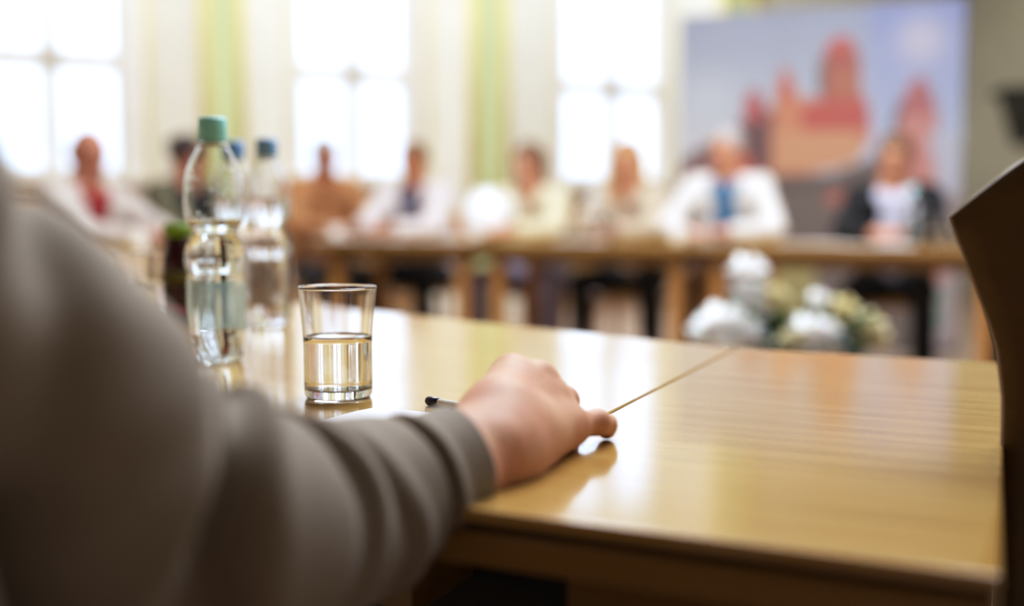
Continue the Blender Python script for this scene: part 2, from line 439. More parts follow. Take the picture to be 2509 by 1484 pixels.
for i, (a, b) in enumerate(WIN):
    L = bpy.data.lights.new('window_portal', 'AREA'); L.shape = 'RECTANGLE'; L.size = b-a; L.size_y = HEAD-SILL; L.cycles.is_portal = True
    o = bpy.data.objects.new('window_portal', L); link(o)
    z = (-WN); x = WD; y = z.cross(x)
    # area lights shine along their -Z: point it into the room
    R = Matrix((WD, Vector((0, 0, 1)), WD.cross(Vector((0, 0, 1))))).transposed()
    if (R @ Vector((0, 0, -1))).dot(WN) < 0: R = Matrix((-WD, Vector((0, 0, 1)), (-WD).cross(Vector((0, 0, 1))))).transposed()
    o.matrix_world = Matrix.Translation(wl((a+b)/2, -.1, (SILL+HEAD)/2)) @ R.to_4x4()
def area(name, loc, size, power, col, tgt):
    L = bpy.data.lights.new(name, 'AREA'); L.size = size; L.energy = power; L.color = col
    o = bpy.data.objects.new(name, L); link(o); o.location = loc
    o.rotation_euler = (Vector(tgt)-Vector(loc)).to_track_quat('-Z', 'Y').to_euler(); return o
area('ceiling_fill', (0.5, 3.5, 3.8), 2.0, 185, (.95, .975, 1), (0.5, 3.8, 0))  # added fill light under the ceiling, no fixture here
area('ceiling_fill', (1.5, 2.3, 3.8), 1.5, 48, (.95, .975, 1), (1.3, 2.2, 0))  # second added fill, weaker and closer to the camera
for t_ in (0.2, 2.6, 5.0):
    q = wl(t_, 1.7, 3.8); r_ = wl(t_, 0, 1.5); area('wall_fill', q, .8, 30, (.96, .98, 1), r_)  # added lights that brighten the window wall, no fixtures

# ================================================================== TABLES
def table(poly, ang, label, legs, name='conference_table', group='conference tables in a ring', panel=None):
    """poly in world xy; local X runs along ang (the grain)"""
    cx = sum(p[0] for p in poly)/len(poly); cy = sum(p[1] for p in poly)/len(poly)
    t = thing(name, label, 'table', (cx, cy, 0), ang, group)
    ca, sa = math.cos(-ang), math.sin(-ang)
    lc = lambda p: ((p[0]-cx)*ca-(p[1]-cy)*sa, (p[0]-cx)*sa+(p[1]-cy)*ca)
    q = [lc(p) for p in poly]
    n = len(q)
    def inset(d):
        c = (sum(p[0] for p in q)/n, sum(p[1] for p in q)/n); out = []
        for i in range(n):
            a, b, e = Vector(q[i-1]), Vector(q[i]), Vector(q[(i+1) % n])
            d1 = (a-b).normalized(); d2 = (e-b).normalized(); bi = (d1+d2).normalized(); s = max(.2, abs(bi.x*d1.y-bi.y*d1.x))
            out.append(tuple(b+bi*d/s))
        return out
    m = MB(); m.prism(q, TZ-.008, TZ); m.build('tabletop', M['table'], t, bevel=.0015)
    m = MB(); m.prism(inset(.003), TZ-.013, TZ-.008); m.build('groove', M['groove'], t)
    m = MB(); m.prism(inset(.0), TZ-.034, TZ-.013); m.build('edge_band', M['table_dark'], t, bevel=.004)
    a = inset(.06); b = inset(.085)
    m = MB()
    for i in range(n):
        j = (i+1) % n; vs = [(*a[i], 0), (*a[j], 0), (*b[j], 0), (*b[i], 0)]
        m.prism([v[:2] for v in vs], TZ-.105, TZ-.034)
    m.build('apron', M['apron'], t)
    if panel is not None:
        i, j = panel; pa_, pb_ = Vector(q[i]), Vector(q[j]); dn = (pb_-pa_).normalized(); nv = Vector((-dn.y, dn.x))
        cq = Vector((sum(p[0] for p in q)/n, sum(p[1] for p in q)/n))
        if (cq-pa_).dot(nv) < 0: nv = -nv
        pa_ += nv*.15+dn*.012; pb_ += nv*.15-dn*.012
        m = MB(); m.prism([tuple(pa_), tuple(pb_), tuple(pb_+nv*.016), tuple(pa_+nv*.016)], .06, TZ-.036); m.build('shade_sheet', M['panel'], t)  # added dark sheet standing in for the shade under the table
    li = inset(.095)
    for i in legs:
        x, y = li[i]; m = MB()
        m.add([(x+sx*.03, y+sy*.03, TZ-.034) for sx, sy in ((-1, -1), (1, -1), (1, 1), (-1, 1))]+[(x+sx*.024, y+sy*.024, 0) for sx, sy in ((-1, -1), (1, -1), (1, 1), (-1, 1))],
              [(0, 1, 2, 3), (7, 6, 5, 4)]+[(i2, i2+4, (i2+1) % 4+4, (i2+1) % 4) for i2 in range(4)])
        m.build('leg', M['leg_wood'], t)
    return t
def xy(v): return (v.x, v.y)
g = .0012
sA = ONZ(1803, 853); sD = Vector((sA.x-.31, sA.y-.699, 0)); sd = (sA-Vector((sD.x, sD.y, TZ))); sd.z = 0; sd.normalize(); sn = Vector((sd.y, -sd.x, 0))
near_r = ONZ(2452, 1411); far_r = ONZ(2463, 888)
near_l = ONZ(1200, 1251)
# the near edge line meets the seam
ed = (near_r-near_l); ed.z = 0; ed.normalize()
tt = ((near_l.x-sA.x)*ed.y-(near_l.y-sA.y)*ed.x)/(sd.x*ed.y-sd.y*ed.x); sB = Vector((sA.x+sd.x*tt, sA.y+sd.y*tt, TZ))
n2 = [xy(sA+sn*g), xy(sB+sn*g), xy(near_r), xy(far_r)]
table(n2, math.atan2(ed.y, ed.x), 'short light oak conference table nearest the camera, right of the seam', (2, 3), panel=(1, 2))
fl_ = ONZ(330, 703); u1 = Vector((fl_.x-sA.x, fl_.y-sA.y, 0)).normalized(); nn = Vector((-u1.y, u1.x, 0))
if nn.y > 0: nn = -nn
nl_ = fl_+nn*.77
n1 = [xy(sA-sn*g), xy(fl_), xy(nl_), xy(sB-sn*g)]
table(n1, math.atan2(u1.y, u1.x), 'light oak table carrying the water bottles and drinking glasses, left of the seam', (0, 1, 2), panel=(2, 3))
table([(fl_.x-.012, fl_.y+.02), (-1.02, 3.43), (-1.72, 3.38), (nl_.x-.02, nl_.y+.02)], 1.75, 'oak table on the left side hidden behind the taupe sleeve', (0, 1, 2, 3))
table([(-1.025, 3.45), (-1.13, 5.9), (-1.83, 5.86), (-1.725, 3.40)], 1.61, 'oak table on the left in front of the bald man', (0, 1, 2, 3))
FA = Vector((-1.06, 5.965, 0)); FD = (Vector((1.917, 4.77, 0))-FA).normalized(); FN = Vector((-FD.y, FD.x, 0))
def frow(s, o): q = FA+FD*s+FN*o; return (q.x, q.y)
def spx(px, off=0):
    u = (px-CX)/F; b = FA+FN*off; return (u*b.y-b.x)/(FD.x-u*FD.y)
fj = [0, spx(1160), spx(1700), spx(2480)]
flab = ['oak table at the far left of the back row, under the windows', 'oak table in the middle of the back row, before the long-haired blond person', 'oak table at the far right of the back row, before the castle banner']
for i in range(3):
    table([frow(fj[i]+.003, 0), frow(fj[i+1]-.003, 0), frow(fj[i+1]-.003, .68), frow(fj[i]+.003, .68)], math.atan2(FD.y, FD.x), flab[i], (0, 1, 2, 3))

# ================================================================== CHAIRS
def chair_proto(label, mat, loc, rz, arms=False):
    t = thing('conference_chair', label, 'chair', loc, rz, 'chairs around the tables')
    m = MB(); m.box((0, 0, .425), (.44, .44, .03), b=.012); m.build('seat', mat, t)
    m = MB(); vs = []; fs = []; nx, nz = 13, 8
    for k2 in (0, 1):
        for j in range(nz):
            for i in range(nx):
                a = -1+2*i/(nx-1); zz = j/(nz-1)
                x = a*.21*(1-.06*zz); y = .22+.05*zz-.05*(1-a*a)*-1*.6+k2*.014; z = .60+.27*zz+(.02*(1-a*a) if j == nz-1 else 0)
                vs.append((x, y, z))
    def id_(k2, j, i): return k2*nx*nz+j*nx+i
    for j in range(nz-1):
        for i in range(nx-1):
            fs += [(id_(0, j, i), id_(0, j, i+1), id_(0, j+1, i+1), id_(0, j+1, i)), (id_(1, j, i), id_(1, j+1, i), id_(1, j+1, i+1), id_(1, j, i+1))]
    for i in range(nx-1): fs += [(id_(0, 0, i), id_(1, 0, i), id_(1, 0, i+1), id_(0, 0, i+1)), (id_(0, nz-1, i), id_(0, nz-1, i+1), id_(1, nz-1, i+1), id_(1, nz-1, i))]
    for j in range(nz-1): fs += [(id_(0, j, 0), id_(0, j+1, 0), id_(1, j+1, 0), id_(1, j, 0)), (id_(0, j, nx-1), id_(1, j, nx-1), id_(1, j+1, nx-1), id_(0, j+1, nx-1))]
    m.add(vs, fs, 0, True); m.build('backrest', mat, t)
    for sx in (-1, 1):
        m = MB(); m.tube([(sx*.19, -.18, 0), (sx*.19, -.18, .41)], [.014, .018], 10); m.build('leg', mat, t)
        m = MB(); m.tube([(sx*.19, .24, 0), (sx*.19, .21, .42), (sx*.185, .235, .66), (sx*.18, .265, .80)], [.014, .018, .016, .012], 10); m.build('leg', mat, t)
        if arms:
            m = MB(); m.box((sx*.245, -.02, .655), (.05, .42, .025), b=.01); m.build('armrest', mat, t)
            m = MB(); m.tube([(sx*.235, -.18, .42), (sx*.245, -.18, .65)], .014, 10); m.build('arm_post', mat, t)
    return t

# ================================================================== PEOPLE
def Rz(a): return Matrix.Rotation(a, 4, 'Z')
def finger_set(hc, dirv, side, up=Vector((0, 0, 1))):
    """palm + five bent fingers of a hand at rest: hc wrist, dirv points along the hand"""
    d = dirv.normalized(); lat = d.cross(up).normalized()*side     # towards the thumb side
    pr = [cap(hc, .026, hc+d*.045, .028, k=.02), ell(hc+d*.055, (.04, .04, .018), Matrix((d, lat, up)).transposed(), k=.02)]
    for i, (o, l) in enumerate(((.03, .062), (.01, .07), (-.01, .065), (-.029, .052))):
        a = hc+d*.085+lat*o; b = a+d*l*.5+up*.004; c = b+d*l*.4-up*l*.28
        pr += [cap(a, .0095, b, .009, k=.006), cap(b, .009, c, .0075, k=.003)]
    a = hc+d*.03+lat*.034; b = a+d*.035+lat*.018; c = b+d*.03-lat*.002
    pr += [cap(a, .013, b, .011, k=.012), cap(b, .011, c, .009, k=.004)]
    return pr
def seated(label, loc, face, skin, top, trousers, hair=None, hairmat=None, inner=None, lift=0., lean=0., yaw=0., nod=0.,
           long_sleeve=True, arms=None, vest=None, group='people seated at the tables', knees=.13, ew=.22, shoe='#1a1512', tie=None):
    t = thing('person', label, 'person', loc, face, group)
    ls = lift
    pel = Vector((0, .02, .535)); ch = Vector((0, -.10-lean*.7, .80+ls*.6)); sh = Vector((0, -.16-lean, .985+ls)); nk = Vector((0, -.175-lean*1.05, 1.055+ls)); hd = Vector((0, -.205-lean*1.15, 1.165+ls))
    A = arms or [(( ew, -.40, .812), (.055, -.60, .795)), ((-ew, -.40, .812), (-.055, -.60, .795))]
    # body: one continuous skin
    Mh = Matrix.Translation(hd) @ Rz(yaw) @ Matrix.Rotation(nod, 4, 'X')
    head = [ell((0, .012, .018), (.074, .09, .094)), ell((0, -.02, -.045), (.056, .066, .062), k=.03), cap((0, -.062, -.085), .022, k=.03),
            cap((0, -.083, .012), .010, (0, -.103, -.026), .0135, k=.012), ell((0, -.075, .03), (.05, .015, .012), k=.02),
            ell((.033, -.09, .012), (.015, .012, .01), sub=True, k=.012), ell((-.033, -.09, .012), (.015, .012, .01), sub=True, k=.012),
            ell((0, -.087, -.062), (.024, .012, .008), k=.008),
            ell((.077, .01, -.008), (.01, .022, .032), k=.006), ell((-.077, .01, -.008), (.01, .022, .032), k=.006)]
    body = xf(head, Mh)
    body += [cap(hd+Vector((0, .02, -.05)), .05, nk+Vector((0, 0, -.04)), .056, k=.03), cap(nk, .06, ch, .09, k=.05), cap(ch, .09, pel, .10, k=.05)]
    for s, (el, ha) in zip((1, -1), A):
        el = Vector(el); ha = Vector(ha); so = sh+Vector((s*.175, 0, -.01))
        body += [cap(nk+Vector((0, 0, -.05)), .05, so, .045, k=.04), cap(so, .042, el, .036, k=.03), cap(el, .038, ha, .026, k=.02)]
        dv = (ha-el); dv.z *= .3
        body += finger_set(ha, dv, -s)
    for s in (1, -1):
        hip = Vector((s*.09, .0, .53)); kn = Vector((s*knees, -.43, .515)); an = Vector((s*(knees+.01), -.40, .085))
        body += [cap(hip, .062, kn, .046, k=.03), cap(kn, .045, an, .032, k=.02), cap(an, .03, an+Vector((0, -.12, -.05)), .02, k=.02)]
    sdf_mesh('body', body, skin, t, k=.03, h=.0085)
    # clothes
    tor = []
    cr = .012
    for x in (-.085, .085):
        tor += [cap(sh+Vector((x*1.2, .0, -.06)), .085+cr, ch+Vector((x, .01, -.05)), .10+cr, k=.06), cap(ch+Vector((x, .01, -.05)), .10+cr, pel+Vector((x, 0, .03)), .105+cr, k=.06)]
    for s, (el, ha) in zip((1, -1), A):
        el = Vector(el); ha = Vector(ha); so = sh+Vector((s*.175, 0, -.015))
        tor += [cap(nk+Vector((s*.03, 0, -.05)), .045, so, .06, k=.05), cap(so, .066, el, .056, k=.03)]
        if long_sleeve: tor += [cap(el, .055, el.lerp(ha, .82), .042, k=.02)]
    tor.append(cap(nk+Vector((0, -.02, .035)), .048, nk+Vector((0, -.02, .12)), .06, k=.01, sub=True))
    def wr(X, Y, Z): return .004*np.sin(34*Z+9*X)*np.sin(26*X+11*Y+7*Z)
    if inner:
        inn = [cap(sh+Vector((x, -.012, -.03)), .084, ch+Vector((x*.8, -.006, -.06)), .106, k=.05) for x in (-.05, .05)]+[cap(ch+Vector((x, 0, -.06)), .104, pel+Vector((x, -.01, .05)), .104, k=.05) for x in (-.05, .05)]
        inn.append(cap(nk+Vector((0, -.02, .035)), .048, nk+Vector((0, -.02, .12)), .06, k=.01, sub=True))
        sdf_mesh('shirt', inn, cloth(inner), t, k=.03, h=.012)
        f0 = sh+Vector((0, -.12, .02)); f1 = ch+Vector((0, -.15, -.12))
        tor += [cap(f0, .05, f1, .058, k=.01, sub=True), cap(f1, .058, pel+Vector((0, -.16, .02)), .05, k=.01, sub=True)]
    if tie:
        tie_m = [cap(sh+Vector((0, -.105, -.01)), .02, ch+Vector((0, -.128, -.05)), .03, k=.01), cap(ch+Vector((0, -.128, -.05)), .03, pel+Vector((0, -.125, .12)), .03, k=.01)]
        sdf_mesh('tie', tie_m, cloth(tie), t, k=.02, h=.01)
    sdf_mesh('jacket' if inner else 'shirt', tor, cloth(top), t, k=.04, h=.012, disp=wr)
    if vest:
        ve = [cap(sh+Vector((x*1.15, 0, -.06)), .108, ch+Vector((x*1.1, .01, -.05)), .126, k=.06) for x in (-.08, .08)]+[cap(ch+Vector((x, .01, -.05)), .122, pel+Vector((x, 0, .05)), .124, k=.06) for x in (-.08, .08)]
        ve += [cap(nk+Vector((0, -.05, .0)), .06, nk+Vector((0, -.05, .1)), .07, k=.01, sub=True)]
        sdf_mesh('vest', ve, cloth(vest), t, k=.03, h=.012)
    tr = [cap(pel+Vector((-.07, 0, .0)), .108, pel+Vector((.07, 0, .0)), .108, k=.04)]
    for s in (1, -1):
        hip = Vector((s*.09, .0, .53)); kn = Vector((s*knees, -.43, .515)); an = Vector((s*(knees+.01), -.40, .12))
        tr += [cap(hip, .088, kn, .062, k=.04), cap(kn, .062, an, .052, k=.02)]
    sdf_mesh('trousers', tr, cloth(trousers), t, k=.03, h=.013, disp=wr)
    for s in (1, -1):
        an = Vector((s*(knees+.01), -.40, .06))
        sdf_mesh('shoe', [cap(an+Vector((0, .03, -.012)), .042, an+Vector((0, -.15, -.025)), .034, k=.02), cap(an, .04, an+Vector((0, 0, .04)), .042), ell(an+Vector((0, -.06, -.11)), (.2, .3, .05), sub=True, k=.003)], cloth(shoe), t, k=.02, h=.01)
    for s in (1, -1):
        e = MB(); c = Mh @ Vector((s*.033, -.079, .012)); e.ball(c, .0095, 10); e.build('eye', M['eye'], t)
    e = MB(); c = [Mh @ Vector((x, -.098+abs(x)*.35, -.062)) for x in (-.022, -.01, 0, .01, .022)]; e.tube(c, [.002, .004, .0045, .004, .002], 8); e.build('mouth', M['lip'], t)
    if hair:
        hp = []
        if hair == 'short':
            hp = [ell((0, .022, .032), (.084, .098, .096)), ell((0, -.075, -.03), (.062, .062, .085), sub=True, k=.015), ell((0, .03, -.11), (.2, .2, .06), sub=True, k=.01)]
        elif hair == 'bald':
            hp = [ell((0, .03, .0), (.082, .084, .07)), ell((0, -.06, .02), (.2, .075, .2), sub=True, k=.01), ell((0, .0, .11), (.2, .2, .062), sub=True, k=.01), ell((0, .03, -.11), (.2, .2, .06), sub=True, k=.01)]
        elif hair == 'bob':
            hp = [ell((0, .02, .03), (.092, .106, .102)), cap((.07, .03, .0), .035, (.075, .03, -.10), .03), cap((-.07, .03, .0), .035, (-.075, .03, -.10), .03), cap((0, .08, 0), .05, (0, .08, -.10), .045), ell((0, -.085, -.03), (.058, .07, .085), sub=True, k=.015)]
        elif hair == 'long':
            hp = [ell((0, .02, .03), (.088, .102, .102)), cap((.068, .02, .0), .033, (.085, -.01, -.24), .03), cap((-.068, .02, .0), .033, (-.085, -.01, -.24), .03), cap((0, .075, 0), .055, (0, .08, -.22), .05), ell((0, -.085, -.03), (.055, .07, .09), sub=True, k=.015)]
        elif hair == 'bun':
            hp = [ell((0, .022, .032), (.09, .104, .102)), ell((0, .11, .05), (.05, .045, .05)), ell((0, -.08, -.035), (.06, .066, .085), sub=True, k=.015), ell((0, .03, -.12), (.2, .2, .06), sub=True, k=.01)]
        sdf_mesh('hair', xf(hp, Mh), hairmat, t, k=.02, h=.009)
    return t

def face_to(p, q):      # local -Y looks from p to q
    d = Vector(q)-Vector(p); return math.atan2(d.x, -d.y)
chairs = []
def sit(px, off, label, chair_label, look=None, s_shift=0, **kw):
    """a person in the back row whose head stands over pixel column px"""
    s = spx(px, off-.22); q = frow(s, off); loc = (q[0], q[1], 0)
    fc = math.atan2(-FN.x, FN.y) if look is None else face_to(loc, look)
    seated(label, loc, fc, **kw); chairs.append((loc, fc, chair_label))
MID = (.3, 3.3, 0)
sit(735, 1.06, 'person in a brown shirt behind the blue-capped bottles', 'wooden chair under the person in the brown shirt', look=(.3, 3.6, 0), skin=M['skin_tan'], top='#a8754a', trousers='#2b2420', hair='short', hairmat=M['hair_grey'], lift=.07)
sit(1010, 1.04, 'person in a pale jacket over a slate shirt, hands clasped on the table', 'wooden chair under the person in the pale jacket and slate shirt', skin=M['skin_tan'], top='#d8cbc6', inner='#5c5a6c', trousers='#0b0b10', hair='short', hairmat=M['hair_brown'], lift=.025, knees=.17)
sit(1292, 1.04, 'brown-haired person in a cream blouse, fourth from the castle banner end', 'wooden chair under the person in the cream blouse', skin=M['skin_mid'], top='#d2c4a2', trousers='#8f8699', hair='bob', hairmat=M['hair_brown'], lift=.0, knees=.2, yaw=-.2)
sit(1532, 1.04, 'long-haired blond person in a beige top and black trousers', 'wooden chair under the long-haired blond person', skin=M['skin_mid'], top='#b7a58d', trousers='#08080a', hair='long', hairmat=M['hair_blond'], ew=.19, lift=.0, knees=.19, yaw=.15)
sit(1778, 1.04, 'grey-haired person in a white jacket over a blue top before the castle banner', 'wooden chair under the person in the white jacket and blue top', skin=M['skin_mid'], top='#d6cdc4', inner='#4f6f8c', trousers='#0a0a0e', hair='short', hairmat=M['hair_grey'], lift=.055, lean=.03, yaw=-.3,
    arms=[((.28, -.40, .812), (.07, -.60, .795)), ((-.28, -.38, .812), (-.12, -.60, .795))])
sit(2185, 1.03, 'person in a black jacket and white shirt reading papers beside the banner edge', 'wooden chair under the person in the black jacket', skin=M['skin_mid'], top='#0c0c10', inner='#c4c0cf', trousers='#070709', hair='short', hairmat=M['hair_brown'], lift=.0, nod=.25, knees=.16)
p1 = (-2.06, 5.12, 0); f1 = face_to(p1, (-.35, 4.25, 0))
seated('bald person in a white jacket over a dark red shirt, seated left by the window', p1, f1, M['skin_ruddy'], '#b4a89e', '#3a332e', hair='bald', hairmat=M['hair_grey'], inner='#7c1a1c', lift=-.01, yaw=-.25, nod=.15)
chairs.append((p1, f1, 'wooden chair under the bald person in the white jacket'))
p2 = (-2.03, 6.40, 0); f2 = face_to(p2, (-.2, 5.3, 0))
seated('dark-haired person in a black vest with olive sleeves, partly behind the teal-capped bottle', p2, f2, M['skin_ruddy'], '#5d5842', '#22202a', hair='bun', hairmat=M['hair_dark'], vest='#14161a', lift=.03, lean=.06, nod=.25, yaw=.1)
chairs.append((p2, f2, 'wooden chair under the dark-haired person in the black vest'))
p9 = (2.78, 5.55, 0); f9 = face_to(p9, (1.4, 4.6, 0))
seated('grey-haired person at the far right, mostly behind the dark chair back', p9, f9, M['skin_mid'], '#cfc8c4', '#2b2a30', hair='short', hairmat=M['hair_grey'], lift=.07)
chairs.append((p9, f9, 'wooden chair under the grey-haired person at the far right'))
first = None
for loc, fc, lb in chairs:
    if first is None: first = chair_proto(lb, M['chair_wood'], loc, fc)
    else: dup(first, loc, fc, lb)

# ================================================================== NEAR CHAIR BACK (right edge)
def near_chair():
    D = .80; cx = P(2310, 530, D).x+.245
    t = thing('shell_chair', 'dark brown chair with flared plywood back at the right edge, by the table end', 'chair', (cx, D, 0), 0)
    half = [(.45, .196), (.60, .197), (.72, .199), (.78, .2), (.818, .206), (.838, .213), (.864, .2245), (.89, .235), (.913, .245)]
    nx = 33; rows = []
    zs = list(np.linspace(0, 1, 26))
    def hw(z): return np.interp(z, [a for a, b in half], [b for a, b in half])
    def top(ax): return .913+.105*(1-max(0, abs(ax))**2.3)
    vs = []; fs = []
    for k2 in (0, 1):
        for zz in zs:
            for i in range(nx):
                a = -1+2*i/(nx-1)
                zt = top(a); z = .45+(zt-.45)*zz
                x = a*hw(min(z, .913)) if z <= .913 else a*.245
                y = .045*(1-a*a)*-.6 + (.08 if False else 0) + k2*.008 - .10*max(0, (z-.45))*.35
                vs.append((x, y, z))
    nz = len(zs); id_ = lambda k2, j, i: k2*nx*nz+j*nx+i
    for j in range(nz-1):
        for i in range(nx-1):
            fs += [(id_(0, j, i), id_(0, j, i+1), id_(0, j+1, i+1), id_(0, j+1, i)), (id_(1, j, i), id_(1, j+1, i), id_(1, j+1, i+1), id_(1, j, i+1))]
    for i in range(nx-1): fs += [(id_(0, 0, i), id_(1, 0, i), id_(1, 0, i+1), id_(0, 0, i+1)), (id_(0, nz-1, i), id_(0, nz-1, i+1), id_(1, nz-1, i+1), id_(1, nz-1, i))]
    for j in range(nz-1): fs += [(id_(0, j, 0), id_(0, j+1, 0), id_(1, j+1, 0), id_(1, j, 0)), (id_(0, j, nx-1), id_(1, j, nx-1), id_(1, j+1, nx-1), id_(0, j+1, nx-1))]
    m = MB(); m.add(vs, fs, 0, True); o = m.build('backrest', M['dark_wood'], t)
    m = MB(); m.box((0, .21, .445), (.40, .42, .016), b=.006); m.build('seat', M['dark_wood'], t)
    for sx in (-1, 1):
        for y in (.04, .38):
            m = MB(); m.tube([(sx*.17, y, .437), (sx*.19, y+(.03 if y > .1 else -.03), 0)], .011, 10); m.build('leg', M['steel'], t)
near_chair()

# ================================================================== FOREGROUND PERSON
fp_loc = Vector((-.44, .24, 0))
fp = thing('person', 'person in a taupe jacket in the left foreground, right hand resting on the table', 'person', fp_loc)
L0 = lambda v: Vector(v)-fp_loc
# hand and wrist joints, placed where they rest on the table
W = P(1188, 1092, .708)
rad_a = P(1078, 1105, .668); rad_b = P(1188, 1066, .715)
uln_a = P(1108, 1182, .655); uln_b = P(1203, 1118, .700)
mcp = [P(1252, 915, .790), P(1320, 930, .795), P(1360, 984, .790), P(1393, 1046, .780)]
pip = [P(1268, 938, .832), P(1340, 955, .835), P(1382, 982, .818), P(1464, 1034, .800)]
dip = [P(1250, 990, .850), P(1328, 1002, .852), P(1388, 1030, .836), P(1484, 1041, .809)]
tip = [P(1225, 1020, .842), P(1305, 1034, .842), P(1372, 1046, .828), P(1486, 1060, .8145)]
tip[3].z = TZ+.0076
rr = [(.0125, .0105, .0092, .0080), (.0128, .0108, .0092, .0082), (.0118, .0104, .0090, .0080), (.0112, .0093, .0081, .0072)]
hand = []
# forearm: two bones inside the sleeve
elbow = P(450, 1280, .517)
m1 = P(940, 1215, .630); m2 = P(1050, 1168, .656); wv = (rad_b-uln_b).normalized()
rad_a = P(1120, 1135, .674)+wv*.0105; uln_a = P(1120, 1135, .674)-wv*.0105
hand += [cap(elbow, .027, m1, .025, k=.02), cap(m1, .025, m2, .024, k=.02), cap(m2, .024, rad_a, .0205, k=.015), cap(m2, .024, uln_a, .0205, k=.015),
         cap(rad_a, .0205, rad_b, .0198, k=.012), cap(uln_a, .0205, uln_b, .0195, k=.012)]
# dorsum
base = [P(1224, 1022, .735), P(1210, 1045, .726), P(1225, 1080, .716), P(1240, 1108, .712)]
for i in range(4):
    hand.append(cap(base[i], .0175, mcp[i], rr[i][0]-.0012, k=.016))
hand += [cap(rad_b, .02, base[0], .019, k=.02), cap(uln_b, .0205, base[3], .018, k=.02), cap(base[0], .018, base[3], .018, k=.02)]
# filler between the metacarpals, palm and heel
for i in range(3):
    hand.append(cap(base[i].lerp(base[i+1], .5), .016, mcp[i].lerp(mcp[i+1], .5)+Vector((0, -.006, -.005)), .0105, k=.014))
heel = P(1288, 1116, .738)
heel.z = TZ+.0175
hand += [cap(heel, .0175, mcp[3]+Vector((0, 0, -.001)), .0105, k=.016), cap(uln_b, .019, heel, .0172, k=.022), cap(heel+Vector((-.012, .03, .004)), .018, mcp[2]+Vector((-.006, .004, -.012)), .012, k=.02),
         cap(base[0]+Vector((.004, .02, -.012)), .018, mcp[1]+Vector((-.005, .006, -.016)), .013, k=.02)]
hand.append(cap(base[0].lerp(mcp[0], .3)+Vector((-.002, 0, -.001)), .0165, mcp[0]+Vector((-.001, -.008, -.004)), .0128, k=.014))
# knuckle bumps and tendons
for i in range(4):
    up = Vector((-.15, -.35, .92)).normalized()
    hand.append(ell(mcp[i]+up*(.0030 if i < 2 else .0022), (.0085, .0085, .0080), k=.008))
    if i < 3: hand.append(cap(base[i].lerp(mcp[i], .35)+Vector((.002, -.0125, .0095)), .0022, mcp[i]+Vector((.0, -.0065, .0068)), .0034, k=.006))
hand.append(ell(uln_b+Vector((.002, -.0095, .0125)), (.010, .010, .008), k=.012))
# fingers
for i in range(4):
    a, b, c, d = rr[i]
    hand += [cap(mcp[i], a-.001, pip[i], b, k=.006), cap(pip[i], b, dip[i], c, k=.0035), cap(dip[i], c, tip[i], d, k=.003)]
    if i < 3: hand.append(ell(pip[i], (b*1.03, b*1.03, b*1.03), k=.004))
# thumb, on the hidden side, closing against the index finger
th = [P(1218, 1035, .745), P(1214, 1000, .790), P(1220, 1010, .815), P(1226, 1024, .836)]
hand += [cap(th[0], .0145, th[1], .0125, k=.012), cap(th[1], .013, th[2], .0112, k=.006), cap(th[2], .0112, th[3], .0095, k=.004)]
# the rest of the body: head, neck, trunk, other arm
shoR = P(-400, 600, .435); shoR.z = .905
nkF = Vector((-.43, .42, .99)); hdF = Vector((-.43, .46, 1.125)); pelF = Vector((-.44, .24, .54)); chF = Vector((-.375, .36, .74)); shoL = Vector((-.62, .40, .925)); elL = Vector((-.74, .62, .80)); haL = Vector((-.58, .86, .80))
body_rest = [cap(shoR+Vector((-.02, -.01, 0)), .040, P(150, 1060, .482), .034, k=.03), cap(P(150, 1060, .482), .034, elbow, .028, k=.02), cap(nkF+Vector((0, 0, -.05)), .05, shoR, .045, k=.04), cap(nkF+Vector((0, 0, -.05)), .05, shoL, .045, k=.04), cap(nkF, .06, chF, .09, k=.05), cap(chF, .09, pelF, .10, k=.05),
        cap(shoL, .042, elL, .036, k=.03), cap(elL, .036, haL, .026, k=.02), cap(hdF+Vector((0, -.02, -.05)), .05, nkF, .056, k=.03)]
Mh = Matrix.Translation(hdF) @ Rz(PI)
body_rest += xf([ell((0, .012, .018), (.074, .09, .094)), ell((0, -.02, -.045), (.056, .066, .062), k=.03), cap((0, -.062, -.085), .022, k=.03), cap((0, -.083, .012), .010, (0, -.103, -.026), .0135, k=.012), ell((.077, .01, -.008), (.01, .022, .032), k=.006), ell((-.077, .01, -.008), (.01, .022, .032), k=.006)], Mh)
body_rest += finger_set(haL, haL-elL, 1)
for s in (1, -1):
    hip = pelF+Vector((s*.09, 0, 0)); kn = pelF+Vector((s*.13, .43, -.02)); an = pelF+Vector((s*.13, .42, -.45))
    body_rest += [cap(hip, .06, kn, .046, k=.03), cap(kn, .045, an, .032, k=.02), cap(an, .03, an+Vector((0, .12, -.05)), .02, k=.02)]
TL = Matrix.Translation(-fp_loc)
o_hand = sdf_mesh('hand_tmp', xf(hand, TL), M['skin'], None, k=.012, h=.0016)
o_rest = sdf_mesh('rest_tmp', xf(body_rest, TL), M['skin'], None, k=.03, h=.009)
bmj = bmesh.new(); bmj.from_mesh(o_hand.data); bmj.from_mesh(o_rest.data)
mj = bpy.data.meshes.new('body'); bmj.to_mesh(mj); bmj.free(); mj.materials.append(M['skin'])
for pz in mj.polygons: pz.use_smooth = True
for o in (o_hand, o_rest):
    me_ = o.data; bpy.data.objects.remove(o); bpy.data.meshes.remove(me_)
body_f = link(bpy.data.objects.new('body', mj), fp)
